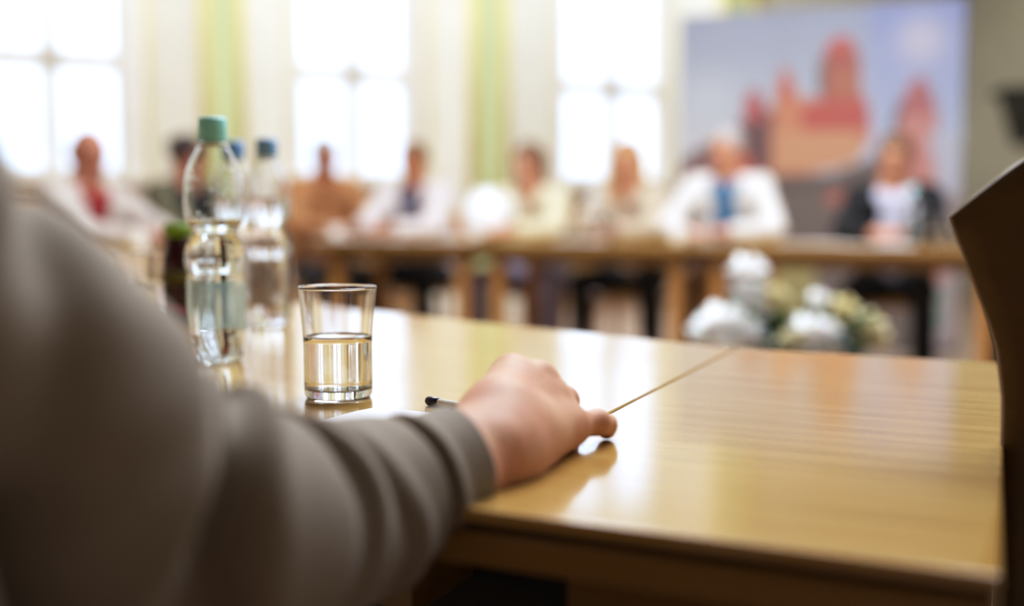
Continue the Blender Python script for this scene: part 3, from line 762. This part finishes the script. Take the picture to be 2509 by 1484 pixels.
# nail of the little finger
nl = MB(); dvec = (tip[3]-dip[3]).normalized(); out = Vector((.75, .35, .45)); out = (out-dvec*out.dot(dvec)).normalized(); sx = dvec.cross(out)
Rn = Matrix((sx, dvec, out)).transposed().to_4x4()
nl.ball((0, 0, 0), (.0042, .0055, .0009), 14, mat=Matrix.Translation(L0(dip[3].lerp(tip[3], .9)+out*.0072)) @ Rn)
nl.build('fingernail', plain('nail', '#d9a993', .25, .05), fp)

# jacket: trunk + left sleeve
jk = []
for x in (-.095, .06):
    jk += [cap(chF+Vector((x*1.15, .03, .13)), .10, chF+Vector((x, 0, -.03)), .125, k=.06), cap(chF+Vector((x, 0, -.03)), .125, pelF+Vector((x, 0, .0)), .13, k=.06)]
jk += [cap(nkF+Vector((.03, 0, -.05)), .05, shoR+Vector((-.03, 0, -.01)), .066, k=.05), cap(nkF+Vector((-.03, 0, -.05)), .05, shoL, .064, k=.05), cap(shoL, .068, elL, .058, k=.03), cap(elL, .058, elL.lerp(haL, .85), .045, k=.02),
       cap(shoR+Vector((-.06, 0, -.02)), .068, shoR+Vector((-.01, .005, -.03)), .066, k=.03),
       cap(nkF+Vector((0, .02, .03)), .05, nkF+Vector((0, .02, .12)), .062, k=.01, sub=True)]
o_j = sdf_mesh('jacket', xf(jk, TL), M['jacket'], fp, k=.04, h=.01)
# right sleeve: a swept tube with wrung folds
ctl = [(1120, 1135, .674, .0350), (1050, 1168, .656, .0375), (940, 1215, .630, .044), (800, 1270, .595, .052), (640, 1315, .555, .060), (480, 1300, .522, .065), (322, 1212, .500, .066), (175, 1078, .480, .064), (-45, 885, .462, .065), (-242, 733, .448, .067), (-400, 580, .438, .070)]
cp = [P(a, b, c) for a, b, c, r in ctl]; cr_ = [r for *_, r in ctl]
def catmull(i, t, arr):
    n = len(arr); p0, p1_, p2_, p3 = arr[max(i-1, 0)], arr[i], arr[min(i+1, n-1)], arr[min(i+2, n-1)]
    return .5*((2*p1_)+(p2_-p0)*t+(2*p0-5*p1_+4*p2_-p3)*t*t+(3*p1_-p0-3*p2_+p3)*t**3)
NS, NA = 260, 112
pts = []; rad = []
for j in range(NS):
    s = j/(NS-1)*(len(ctl)-1-1e-6); i = int(s); pts.append(catmull(i, s-i, cp)); rad.append(catmull(i, s-i, cr_))
arc = [0]
for j in range(1, NS): arc.append(arc[-1]+(pts[j]-pts[j-1]).length)
# folds: (arc position m, amplitude, width, skew cos, skew sin)
FOLD = [(.040, -.0030, .0032, .004, .002), (.034, .0016, .006, .004, .002), (.100, -.0050, .0075, .016, .010), (.086, .0030, .010, .016, .010), (.150, -.0055, .009, -.012, .020), (.137, .0035, .010, -.012, .02),
        (.195, -.0090, .011, .022, -.02), (.178, .0025, .013, .02, -.02), (.232, -.0100, .013, .026, .014), (.250, .003, .016, .026, .014), (.285, -.007, .014, -.03, .02), (.335, -.005, .018, .03, .03), (.39, -.004, .02, -.03, .02)]
vs = []; fs = []; prevx = None
camdir = Vector((0, 1, 0))
for j in range(NS):
    tg = (pts[min(j+1, NS-1)]-pts[max(j-1, 0)]).normalized()
    up = Vector((0, 0, 1)); x = (up-tg*up.dot(tg)).normalized()
    if prevx is not None: x = (prevx*.9+x*.1); x = (x-tg*x.dot(tg)).normalized()
    prevx = x; y = tg.cross(x)
    for a in range(NA):
        an = 2*PI*a/NA; ca, sa = math.cos(an), math.sin(an)
        d = 0
        for s0, am, wd, kc, ks in FOLD:
            q = (arc[j]-s0-kc*ca-ks*sa)/wd
            if abs(q) < 3.2: d += 2.0*am*math.exp(-q*q)*(.65+.35*math.cos(an*1.0+s0*40))
        d += .0012*math.sin(arc[j]*70+3*ca)*math.sin(2*an+arc[j]*21)
        r = rad[j]+d
        vs.append(L0(pts[j]+(x*ca*1.06+y*sa*.94)*r))
for j in range(NS-1):
    for a in range(NA):
        b = (a+1) % NA; fs.append((j*NA+a, (j+1)*NA+a, (j+1)*NA+b, j*NA+b))
# turned-in cuff hem
o0 = len(vs); c0 = L0(pts[0]); ax0 = (pts[1]-pts[0]).normalized()
for q, (sc, adv) in enumerate(((.965, -.0014), (.93, .0), (.90, .006), (.88, .03))):
    for a in range(NA): vs.append(c0+(vs[a]-c0)*sc+ax0*adv)
for q in range(4):
    A0 = 0 if q == 0 else o0+(q-1)*NA; B0 = o0+q*NA
    for a in range(NA):
        b = (a+1) % NA; fs.append((A0+a, A0+b, B0+b, B0+a))
m = MB(); m.add(vs, fs, 0, True); sl = m.build('sleeve', M['jacket'], o_j)
# trousers, hair
tr = [cap(pelF+Vector((-.07, 0, -.01)), .105, pelF+Vector((.07, 0, -.01)), .105, k=.04)]
for s in (1, -1):
    hip = pelF+Vector((s*.09, 0, 0)); kn = pelF+Vector((s*.13, .43, -.02)); an = pelF+Vector((s*.13, .42, -.42))
    tr += [cap(hip, .088, kn, .064, k=.04), cap(kn, .062, an, .052, k=.02)]
sdf_mesh('trousers', xf(tr, TL), cloth('#2a1a18'), fp, k=.03, h=.014)
for s in (1, -1):
    an = pelF+Vector((s*.13, .42, -.48))
    sdf_mesh('shoe', xf([cap(an+Vector((0, -.03, -.012)), .042, an+Vector((0, .15, -.025)), .034, k=.02), cap(an, .04, an+Vector((0, 0, .04)), .042), ell(an+Vector((0, .06, -.11)), (.2, .3, .05), sub=True, k=.003)], TL), cloth('#1a1512'), fp, k=.02, h=.01)
sdf_mesh('hair', xf(xf([ell((0, .022, .032), (.084, .098, .096)), ell((0, -.075, -.03), (.062, .062, .085), sub=True, k=.015), ell((0, .03, -.11), (.2, .2, .06), sub=True, k=.01)], Mh), TL), M['hair_brown'], fp, k=.02, h=.009)
dup(first, (-.66, 1.30, 0), face_to((-.66, 1.3, 0), (.1, 2.0, 0)), 'empty wooden chair tucked under the near table beyond the taupe sleeve')
ac = chair_proto('honey-coloured wooden armchair under the person in the taupe jacket', M['chair_wood'], (-.44, .25, 0), PI, arms=True)

# ================================================================== THINGS ON THE NEAR TABLE
def tumbler(label, loc, R=.0365, Hh=.104, level=.058, group='drinking glasses on the near table'):
    t = thing('drinking_glass', label, 'glass', loc, 0, group)
    rb = R*.875; w = .0016
    def ro(z): return rb+(R-rb)*max(0, (z-.045)/(Hh-.045))**1.3 if z > .045 else rb
    out = [(0, .0), (rb*.80, .0), (rb*.93, .0008), (rb*.985, .0035), (rb, .008)]+[(ro(z), z) for z in np.linspace(.014, Hh-.002, 16)]
    rim = [(R+.0002, Hh-.0006), (R-.0006, Hh), (R-w*1.1, Hh-.0006)]
    inn = [(ro(z)-w*1.15, z) for z in np.linspace(Hh-.002, .016, 16)]+[(rb-w*1.6, .011), (rb*.86, .0085), (rb*.5, .0078), (0, .0075)]
    m = MB(); m.lathe(out+rim+inn, 72); m.build('tumbler', M['glass'], t)
    if level:
        e = .00035
        pr = [(0, .0075-e), (rb*.5, .0078-e), (rb*.86, .0085-e), (rb-w*1.6+e, .011)]+[(ro(z)-w*1.15+e, z) for z in np.linspace(.016, level, 8)]+[(ro(level)-w*1.15-.0006, level-.0007), (ro(level)-w*1.15-.0025, level-.0013), (0, level-.0014)]
        m = MB(); m.lathe(pr, 72); m.build('water', M['water'], t)
    return t
gl = ONZ(830, 972); gpos = (gl.x, gl.y, TZ)
tumbler('half-full glass of water standing in front of the hand', gpos, R=.0348, Hh=.1, level=.0555)
a = P(318, 700, 1.62); b = P(379, 700, 1.76)
tumbler('drinking glass at the left, partly behind the taupe sleeve', (a.x, a.y, TZ), R=.0375, Hh=.105, level=.05)
tumbler('drinking glass behind the sleeve, next to the dark juice bottle', (b.x, b.y, TZ), R=.0375, Hh=.105, level=.055)

def bottle(label, loc, capm, petm, labm, level, hs=1.0, drops=True, rz=0, group='water bottles on the near table'):
    t = thing('water_bottle', label, 'bottle', loc, rz, group)
    prof = [(.012, .0035), (.02, .001), (.026, .0005), (.0295, .006), (.0308, .018), (.0312, .03), (.0312, .055), (.0312, .088), (.0306, .094), (.0298, .0975), (.0308, .101), (.0325, .106), (.0332, .113), (.0325, .121), (.0300, .130), (.0262, .1375), (.0245, .1415),
            (.0255, .146), (.0295, .153), (.0318, .161), (.0328, .172), (.0322, .184), (.0312, .198), (.0296, .209), (.0255, .219), (.0205, .2285), (.0165, .236), (.0140, .240), (.0140, .258)]
    # smooth the profile
    zs = [p[1]*hs for p in prof]; rs = [p[0] for p in prof]
    def rib(z): return .0004*math.sin((z/hs)*2*PI/.0034) if .103 < z/hs < .132 else 0
    fine = [(r, z*hs) for r, z in prof[:3]]
    zz = np.linspace(zs[3], zs[-1], 120)
    fine += [(float(np.interp(z, zs[3:], rs[3:]))+rib(z), float(z)) for z in zz]
    def petal(a, z):
        k2 = max(0, 1-z/(.03*hs)); return 1-.16*k2*(.5+.5*math.cos(5*a))
    wth = .00055
    inn = [(max(r-wth, .0005), z+(wth if z < .01 else 0)) for r, z in fine][::-1]
    m = MB(); m.lathe([(0, fine[0][1]+.002)]+fine+inn+[(0, fine[0][1]+.002+wth)], 60, mod=petal); m.build('plastic_shell', petm, t)
    wv = [(0, fine[0][1]+.0026)]+[(max(r-wth+.0002, .0005), z+(wth if z < .01 else 0)) for r, z in fine if z < level]+[(float(np.interp(level, zs[3:], rs[3:]))-wth+.0002, level), (0, level)]
    m = MB(); m.lathe(wv, 60, mod=petal); m.build('water', M['water'], t)
    zc = .2425*hs
    m = MB(); m.lathe([(0, zc+.0255), (.0125, zc+.0255), (.0148, zc+.0245), (.0155, zc+.022), (.0155, zc+.005), (.0152, zc+.004), (.0154, zc+.0035), (.0154, zc-.0005), (.0142, zc-.0005)], 60, mod=lambda a, z: 1+.012*math.cos(60*a)*(1 if z < zc+.02 else 0)); m.build('cap', capm, t)
    m = MB(); m.lathe([(.0142, zc-.0055), (.0168, zc-.005), (.0168, zc-.003), (.0142, zc-.0025)], 48); m.build('neck_ring', M['collar'], t)
    # paper label wrapped round part of the lower body
    vs = []; fs = []; n = 30
    for i in range(n+1):
        an = -PI*.80+PI*1.0*i/n
        for z in (.034*hs, .086*hs): vs.append((.0317*math.cos(an), .0317*math.sin(an), z))
    for i in range(n): fs.append((2*i, 2*i+2, 2*i+3, 2*i+1))
    m = MB(); m.add(vs, fs, 0, True); m.build('label', labm, t)
    if drops:
        m = MB(); rnd = random.Random(7)
        for i in range(46):
            an = rnd.uniform(0, 2*PI); z = rnd.choice([rnd.uniform(.185, .215), rnd.uniform(.155, .225)])*hs
            r = float(np.interp(z, zs, rs))-wth-.0003; m.ball((r*math.cos(an), r*math.sin(an), z), rnd.uniform(.0010, .0019), 8)
        o = m.build('droplets', M['water'], t); o['kind'] = 'stuff'
    return t
q = ONZ(533, 884); bottle('water bottle with teal cap, tallest on the table, nearest the sleeve', (q.x, q.y, TZ), M['cap_teal'], M['pet'], M['label_teal'], .158, 1.0, rz=1.9)
q = ONZ(661, 797); bottle('blue-capped water bottle right of the teal-capped one, nearest the drinking glass', (q.x, q.y, TZ), M['cap_blue'], M['pet_blue'], M['label_brown'], .185, 1.0, rz=.6)
q = ONZ(582, 786); bottle('blue-capped water bottle hidden behind the teal-capped one', (q.x, q.y, TZ), M['cap_blue'], M['pet_blue'], M['label_brown'], .185, 1.0, rz=2.6)

q = ONZ(440, 789)
t = thing('juice_bottle', 'small dark berry juice bottle with green lid behind the teal-capped bottle', 'bottle', (q.x, q.y, TZ))
m = MB(); m.lathe([(0, 0), (.021, 0), (.024, .003), (.0245, .01), (.0245, .085), (.023, .098), (.019, .112), (.0175, .122), (.0175, .128), (0, .128)], 40); m.build('juice_body', M['juice'], t)
m = MB(); m.lathe([(.0248, .012), (.0251, .012), (.0251, .024), (.0248, .024)], 40, closed=True); m.build('label', M['juice_red'], t)['label'] = 'bright red band near the base'
m = MB(); m.lathe([(.0248, .058), (.0251, .058), (.0251, .076), (.0248, .076)], 40, closed=True); m.build('label', M['label_olive'], t)['label'] = 'olive band round the middle'
m = MB(); m.lathe([(.0177, .127), (.0195, .127), (.02, .129), (.02, .144), (.0188, .146), (0, .146)], 40); m.build('lid', M['cap_green'], t)

# pen on the table beyond the hand
pa = ONZ(1046, 992); pb = ONZ(1300, 1042); pd = (pb-pa); pd.z = 0; pd.normalize(); pr = .0041
t = thing('pen', 'ballpoint pen with navy end lying on the table behind the hand', 'pen', (pa.x, pa.y, TZ), math.atan2(pd.y, pd.x))
m = MB(); RY_ = Matrix.Translation((0, 0, pr)) @ Matrix.Rotation(PI/2, 4, 'Y')
m.lathe([(0, .0), (.0022, .0), (.0034, .0012), (.0041, .003), (.0041, .017), (0, .017)], 20, mat=RY_); m.build('end_cap', M['navy'], t)
m = MB(); m.lathe([(0, .0165), (.0038, .0165), (.004, .018), (.004, .118), (.0036, .119), (0, .119)], 20, mat=RY_); m.build('barrel', M['silver'], t)
m = MB(); m.lathe([(0, .118), (.0037, .118), (.003, .128), (.0012, .137), (0, .138)], 20, mat=RY_); m.build('tip', M['navy'], t)
# a pale sheet under the wrist
def sheet(c, w, h, rz, label, group=None, name='paper_sheet', mat=None):
    n = 8; vs = []; fs = []
    for j in range(n+1):
        for i in range(n+1):
            u, v = i/n-.5, j/n-.5; vs.append((u*w, v*h, .0012+.0012*math.sin(3*u+2*v)**2))
    for j in range(n):
        for i in range(n): a = j*(n+1)+i; fs.append((a, a+1, a+n+2, a+n+1))
    m = MB(); m.add(vs, fs, 0, True); o = m.build(name, mat or M['paper']); o.location = (c[0], c[1], TZ); o.rotation_euler = (0, 0, rz)
    return tag(o, label, 'paper', group)
q = ONZ(1010, 1045); sheet((q.x, q.y-.005), .10, .15, 1.0, 'white paper sheet half under the taupe cuff')

# ================================================================== THINGS ON THE FAR TABLES
fa = math.atan2(FD.y, FD.x)
def fpt(px, off): return frow(spx(px, off), off)
for px, off, w, h, lb in ((830, .25, .21, .3, 'white paper sheet before the person in the brown shirt'), (945, .2, .3, .21, 'white papers before the person in the pale jacket'), (1090, .26, .3, .21, 'white paper sheet right of the clasped hands'),
                          (1420, .16, .26, .2, 'pale paper sheet under the cluster of glasses'), (1990, .3, .3, .2, 'pale paper sheet left of the person in the black jacket'), (2150, .14, .3, .21, 'pinkish papers under the hands of the person in the black jacket')):
    c = fpt(px, off); sheet(c, w, h, fa+.1, lb, 'papers on the far tables')
def cup(px, off, label, s=1.0):  # white cups added to give bright out-of-focus highlight discs
    c = fpt(px, off); t = thing('cup', label, 'cup', (c[0], c[1], TZ), fa, 'white cups added as bright highlights')
    m = MB(); m.lathe([(0, .004), (.024*s, .0), (.026*s, .003), (.036*s, .03*s), (.041*s, .062*s), (.042*s, .066*s), (.040*s, .066*s), (.034*s, .03*s), (.022*s, .008), (0, .008)], 36); m.build('bowl', M['china'], t)
    m = MB(); m.tube([(.036*s+.026*s*math.sin(a), 0, .034*s+.019*s*math.cos(a)) for a in np.linspace(.25, PI-.25, 12)], .0042*s, 8); m.build('handle', M['china'], t)
    return t
cup(1658, .1, 'white cup added as a highlight on the far table left of the person in the white jacket', 1.15)
cup(820, .12, 'white cup added as a highlight on the far table before the person in the brown shirt')
c = Vector(P(328, 577, 4.2)); 
t = cup(900, .1, 'white cup added as a highlight on the left table beyond the drinking glasses', 1.1); t.location = (-1.47, 4.40, TZ)
# white jug between two sitters
c = fpt(1188, .42)
t = thing('jug', 'white rounded jug standing on the far table between two sitters', 'jug', (c[0], c[1], TZ), fa)
m = MB(); m.lathe([(0, 0), (.06, 0), (.07, .004), (.105, .06), (.118, .12), (.108, .18), (.075, .225), (.062, .245), (.066, .265), (.062, .265), (.056, .245), (.10, .12), (.06, .012), (0, .012)], 44); m.build('vessel', M['china'], t)
m = MB(); m.tube([(.095+.07*math.sin(a), 0, .155+.07*math.cos(a)) for a in np.linspace(.1, PI-.1, 16)], .011, 10); m.build('handle', M['china'], t)
# glasses and bottles of the far table
far_g = 'drinking glasses on the far tables'
gpr = None
for px, off, lb in ((1408, .24, 'leftmost clear glass in the cluster left of the blond person'), (1440, .36, 'clear glass behind the others in the cluster left of the blond person'), (1470, .22, 'clear glass in the middle of the cluster left of the blond person'), (1496, .34, 'clear glass nearest the blond person'), (2290, .26, 'clear glass right of the bottle before the person in black'), (2330, .3, 'clear glass beside the dark chair edge on the far table')):
    c = fpt(px, off)
    if gpr is None: gpr = tumbler(lb, (c[0], c[1], TZ), R=.038, Hh=.13, level=.07, group=far_g)
    else: dup(gpr, (c[0], c[1], TZ), 0, lb, far_g)
c = fpt(2232, .3); bottle('large clear water bottle with teal cap before the person in black', (c[0], c[1], TZ), M['cap_teal'], M['pet'], M['label_teal'], .2, 1.0, drops=False, group='water bottles on the far tables')
c = fpt(1455, .48); bottle('clear bottle behind the cluster of glasses left of the blond person', (c[0], c[1], TZ), M['cap_blue'], M['pet_blue'], M['label_brown'], .2, .9, drops=False, group='water bottles on the far tables')

# ================================================================== FLOWERS ON A STAND
fc_ = P(1930, 780, 3.3); base_z = fc_.z-.06
t = thing('plant_stand', 'wooden pedestal under the white flowers in the middle of the ring', 'stand', (fc_.x, fc_.y, 0))
zt = .47
m = MB(); m.box((0, 0, zt-.015), (.36, .36, .03), b=.006); m.build('top', M['leg_wood'], t)
m = MB(); m.box((0, 0, zt/2), (.12, .12, zt-.04)); m.build('post', M['leg_wood'], t)
m = MB(); m.box((0, 0, .015), (.32, .32, .03), b=.006); m.build('base', M['leg_wood'], t)
t = thing('flower_arrangement', 'arrangement of white and cream flowers with dark leaves in a low bowl', 'flowers', (fc_.x, fc_.y, zt))
m = MB(); m.lathe([(0, 0), (.09, 0), (.13, .03), (.14, .06), (.135, .06), (.12, .03), (0, .012)], 40); m.build('bowl', M['bracket'], t)
def off3(px, py, D=3.3): v = P(px, py, D); return Vector((v.x-fc_.x, v.y-fc_.y, v.z-zt))
lf = MB(); rnd = random.Random(3)
for i in range(130):
    an = rnd.uniform(0, 2*PI); r0 = rnd.uniform(.0, .08); L = rnd.uniform(.10, .17)
    tgt = off3(rnd.uniform(1730, 2150), rnd.uniform(720, 860)); tgt.y += rnd.uniform(-.12, .12)
    o = Vector((tgt.x*.35, tgt.y*.35, .05)); d = (tgt-o); side = d.cross(Vector((rnd.uniform(-1, 1), rnd.uniform(-1, 1), .6))).normalized()*rnd.uniform(.014, .028)
    q = [o, o+d*.45+side, tgt, o+d*.45-side]; mid = o+d*.5+Vector((0, 0, .012))
    lf.add(q+[mid], [(0, 1, 4), (1, 2, 4), (2, 3, 4), (3, 0, 4)], 0, True)
o = lf.build('foliage', M['leaf'], t); o['kind'] = 'stuff'
def bloom(c, r, mat, n=5, tall=1.0):
    m = MB(); ga = 2.39996; N_ = 22
    for i in range(N_):
        f = (i+.5)/N_; ph = math.acos(1-1.75*f); th_ = ga*i; d = Vector((math.sin(ph)*math.cos(th_), math.sin(ph)*math.sin(th_), math.cos(ph)*tall))
        a = Vector(c)+d*r*.25; b = Vector(c)+d*r; t1 = d.cross(Vector((0, 0, 1)) if abs(d.z) < .95 else Vector((1, 0, 0))).normalized(); t2 = d.cross(t1).normalized()
        w = r*.58; c_ = a.lerp(b, .62)-d*r*.10; q = [a, a.lerp(b, .45)+t1*w*.8, a.lerp(b, .85)+t1*w*.75, b+d*r*.06, a.lerp(b, .85)-t1*w*.75, a.lerp(b, .45)-t1*w*.8, c_]
        m.add(q, [(i, (i+1) % 6, 6) for i in range(6)], 0, True)
    return m.build('flower', mat, t)
for px, py, r, mt, tl, dy in ((1832, 672, .052, 'petal', 1.0, 0), (1838, 735, .056, 'petal', 1.2, .0), (1768, 800, .075, 'petal', .9, -.06), (1735, 815, .055, 'petal', .9, -.03), (1812, 815, .05, 'petal', .9, -.09), (1965, 815, .06, 'petal', .95, -.09), (2005, 830, .055, 'petal', .95, -.07), (1930, 835, .05, 'petal_cream', .9, -.1),
                              (1898, 728, .034, 'petal_cream', 1, .0), (2062, 762, .042, 'petal_cream', 1, -.02), (2118, 805, .055, 'petal_cream', .9, .0), (2150, 830, .04, 'petal_cream', .9, .02), (2010, 740, .03, 'petal', 1, .03)):
    c = off3(px, py); c.y += dy; bloom(c, r*1.22, M[mt], tall=tl)

# ================================================================== CASTLE BANNER
BL = P(1668, 40, 7.7); BR = P(2368, -6, 7.02)
bd = Vector((BR.x-BL.x, BR.y-BL.y, 0)); bw = bd.length; ba = math.atan2(bd.y, bd.x); BT = BL.z; BB = .05
bn = thing('banner_wall', 'tall three-panel printed banner showing a red-brick castle under a cloudy sky', 'banner', (BL.x, BL.y, 0), ba)
NXB, NZB = 210, 240
def inpoly(X, Y, poly):
    r = np.zeros(X.shape, bool); n = len(poly)
    for i in range(n):
        x0, y0 = poly[i]; x1, y1 = poly[(i+1) % n]
        if y0 == y1: continue
        c = ((Y > y0) != (Y > y1)) & (X < (x1-x0)*(Y-y0)/(y1-y0)+x0); r ^= c
    return r
uu = np.linspace(0, 1, NXB); vv = np.linspace(0, 1, NZB)
U, Vv = np.meshgrid(uu, vv, indexing='ij')
PX = 1668+700*U; PY = 30+800*Vv            # the print's own layout grid, top to bottom
def hexl(h): return np.array(lin(h))
IM = np.zeros((NXB, NZB, 3))
g1 = np.clip((PY-30)/330, 0, 1)[..., None]
IM[:] = hexl('#a3a9c0')*(1-g1)+hexl('#d3d5da')*g1
rp = np.clip((PX-2120)/60, 0, 1)[..., None]
IM = IM*(1-rp)+rp*(hexl('#8f9bd2')*(1-g1)+hexl('#c3c8dc')*g1)
def puff(cx, cy, rx, ry, col, am):
    global IM
    w = (am*np.exp(-((PX-cx)/rx)**2-((PY-cy)/ry)**2))[..., None]; IM = IM*(1-w)+hexl(col)*w
puff(2270, 120, 60, 55, '#ddd4dc', .8); puff(1760, 70, 80, 30, '#b9bdcc', .6); puff(1740, 250, 90, 80, '#dadde2', .7); puff(1950, 90, 90, 40, '#b4b8c8', .5); puff(1720, 340, 60, 40, '#e3dcdc', .7)
def poly(pts, col):
    IM[inpoly(PX, PY, pts)] = hexl(col)
poly([(1660, 400), (1700, 372), (1760, 340), (1800, 300), (1830, 330), (1920, 340), (1960, 440), (2220, 420), (2380, 450), (2380, 900), (1660, 900)], '#75655a')
poly([(1660, 410), (1720, 365), (1770, 350), (1800, 420), (1760, 480), (1660, 500)], '#8d6863')
poly([(1812, 400), (1826, 300), (1850, 285), (1925, 262), (1925, 430), (1830, 440)], '#704a46')
poly([(1836, 300), (1842, 240), (1862, 212), (1884, 236), (1896, 270), (1896, 290)], '#bd5650')
poly([(1908, 428), (1914, 262), (1928, 190), (1942, 166), (1958, 190), (1974, 240), (2034, 246), (2130, 236), (2150, 270), (2156, 345), (2120, 402), (2010, 425)], '#d98e68')
poly([(1928, 250), (1932, 190), (1944, 166), (1956, 190), (1968, 245)], '#cf6248')
poly([(1985, 265), (2034, 246), (2135, 240), (2152, 275), (2154, 325), (1990, 325)], '#c85a48')
poly([(1914, 320), (2140, 325), (2120, 402), (1920, 425)], '#dc9f74')
poly([(2034, 250), (2034, 150), (2046, 118), (2075, 98), (2108, 112), (2126, 150), (2130, 245)], '#b25a45')
poly([(2046, 120), (2075, 98), (2108, 112), (2112, 140), (2046, 140)], '#cc5a48')
poly([(2024, 235), (2026, 160), (2040, 145), (2042, 235)], '#6f6660')
poly([(2050, 250), (2052, 180), (2122, 180), (2126, 250)], '#bd7150')
poly([(2214, 440), (2218, 290), (2236, 232), (2272, 196), (2296, 240), (2314, 300), (2316, 455), (2260, 470)], '#d28d80')
poly([(2222, 290), (2240, 232), (2272, 196), (2296, 240), (2312, 290)], '#b86b66')
poly([(2204, 320), (2222, 250), (2230, 260), (2220, 330)], '#5f585c')
poly([(1822, 430), (1828, 382), (1850, 376), (1868, 395), (1868, 440)], '#c8604c')
poly([(2046, 500), (2060, 440), (2105, 430), (2112, 500)], '#b06a56')
poly([(1900, 430), (2060, 425), (2200, 380), (2210, 430), (2060, 470), (1900, 470)], '#6b5a50')
poly([(2290, 330), (2380, 350), (2380, 480), (2320, 470)], '#c9c7d2')
poly([(2300, 470), (2380, 480), (2380, 900), (2290, 900)], '#b3a0a0')
poly([(2290, 610), (2330, 600), (2336, 680), (2300, 690)], '#d28a76')
poly([(2300, 690), (2350, 690), (2340, 800), (2290, 800)], '#9aa59a')
poly([(1890, 600), (2030, 600), (2030, 800), (1890, 800)], '#a89a5e')
IM = IM*.76+.10*np.array((.36, .36, .38))
for _ in range(3):
    Q = np.pad(IM, ((1, 1), (1, 1), (0, 0)), 'edge'); IM = (Q[:-2, 1:-1]+Q[2:, 1:-1]+Q[1:-1, :-2]+Q[1:-1, 2:]+2*Q[1:-1, 1:-1])/6
mb, nt, b = nm('printed_banner'); at = N(nt, 'ShaderNodeVertexColor'); at.layer_name = 'print'
nt.links.new(at.outputs['Color'], b.inputs['Base Color']); S(b, Roughness=.5)
for pi in range(3):
    i0 = pi*NXB//3; i1 = min(NXB-1, (pi+1)*NXB//3); nn_ = i1-i0+1
    co = []; cl = []
    for i in range(i0, i1+1):
        for j in range(NZB):
            x = uu[i]*bw; zz = BT+(BB-BT)*vv[j]; bow = .012*math.sin(PI*(i-i0)/(nn_-1)); co.append((x, -bow, zz)); cl.append((*IM[i, j], 1))
    fs = [(i*NZB+j, i*NZB+j+1, (i+1)*NZB+j+1, (i+1)*NZB+j) for i in range(nn_-1) for j in range(NZB-1)]
    me = bpy.data.meshes.new('printed_panel'); me.from_pydata(co, [], fs); me.materials.append(mb)
    ca_ = me.color_attributes.new('print', 'FLOAT_COLOR', 'POINT'); ca_.data.foreach_set('color', np.array(cl, np.float32).ravel())
    me.polygons.foreach_set('use_smooth', [True]*len(fs)); link(bpy.data.objects.new('printed_panel', me), bn)
for x in (.0, bw/3, 2*bw/3, bw):
    m = MB(); m.tube([(x, .03, 0), (x, .03, BT)], .012, 8); m.build('support_pole', M['steel'], bn)
m = MB(); m.box((bw/2, .03, .025), (bw, .16, .05), b=.01); m.build('base_bar', M['steel'], bn)

# dark carved bracket on the right wall
c = P(2492, 262, 10.6)
t = thing('wall_bracket', 'dark carved wall bracket at the upper right, behind the chair back', 'bracket', (c.x+.05, c.y, c.z-.36)); t.scale = (1.1, 1.1, 1.5)
m = MB(); m.box((0, 0, .33), (.42, .34, .05), b=.015); m.build('shelf', M['bracket'], t)
m = MB(); m.lathe([(0, 0), (.05, .0), (.08, .03), (.09, .06), (.12, .14), (.15, .22), (.19, .305), (0, .305)], 24, mod=lambda a, z: 1+.07*math.cos(8*a)); m.build('corbel', M['bracket'], t)

# ================================================================== CAMERA AND LOOK
cam = bpy.data.cameras.new('camera'); co = bpy.data.objects.new('camera', cam); link(co)
co.location = (0, 0, CZ); co.rotation_euler = (PI/2-TH, 0, 0)
cam.sensor_width = 36; cam.sensor_fit = 'HORIZONTAL'; cam.lens = 36*F/2509; cam.clip_start = .02
cam.dof.use_dof = True; cam.dof.focus_distance = .92; cam.dof.aperture_fstop = 1.7
scene.camera = co
scene.view_settings.view_transform = 'Standard'; scene.view_settings.look = 'None'
scene.view_settings.exposure = 0.66
scene.view_settings.use_white_balance = True; scene.view_settings.white_balance_temperature = 5850; scene.view_settings.white_balance_tint = 10
vs_ = scene.view_settings; vs_.use_curve_mapping = True; cm_ = vs_.curve_mapping; cm_.white_level = (4, 4, 4)
cc = cm_.curves[3]
for x_, y_ in ((.0075, .024), (.025, .092), (.0625, .258), (.125, .49), (.19, .64), (.275, .77), (.40, .872), (.62, .955)): cc.points.new(x_, y_)
cm_.update()
scene.cycles.use_denoising = True
scene.cycles.max_bounces = 14; scene.cycles.transmission_bounces = 14; scene.cycles.transparent_max_bounces = 12
scene.cycles.sample_clamp_indirect = 12
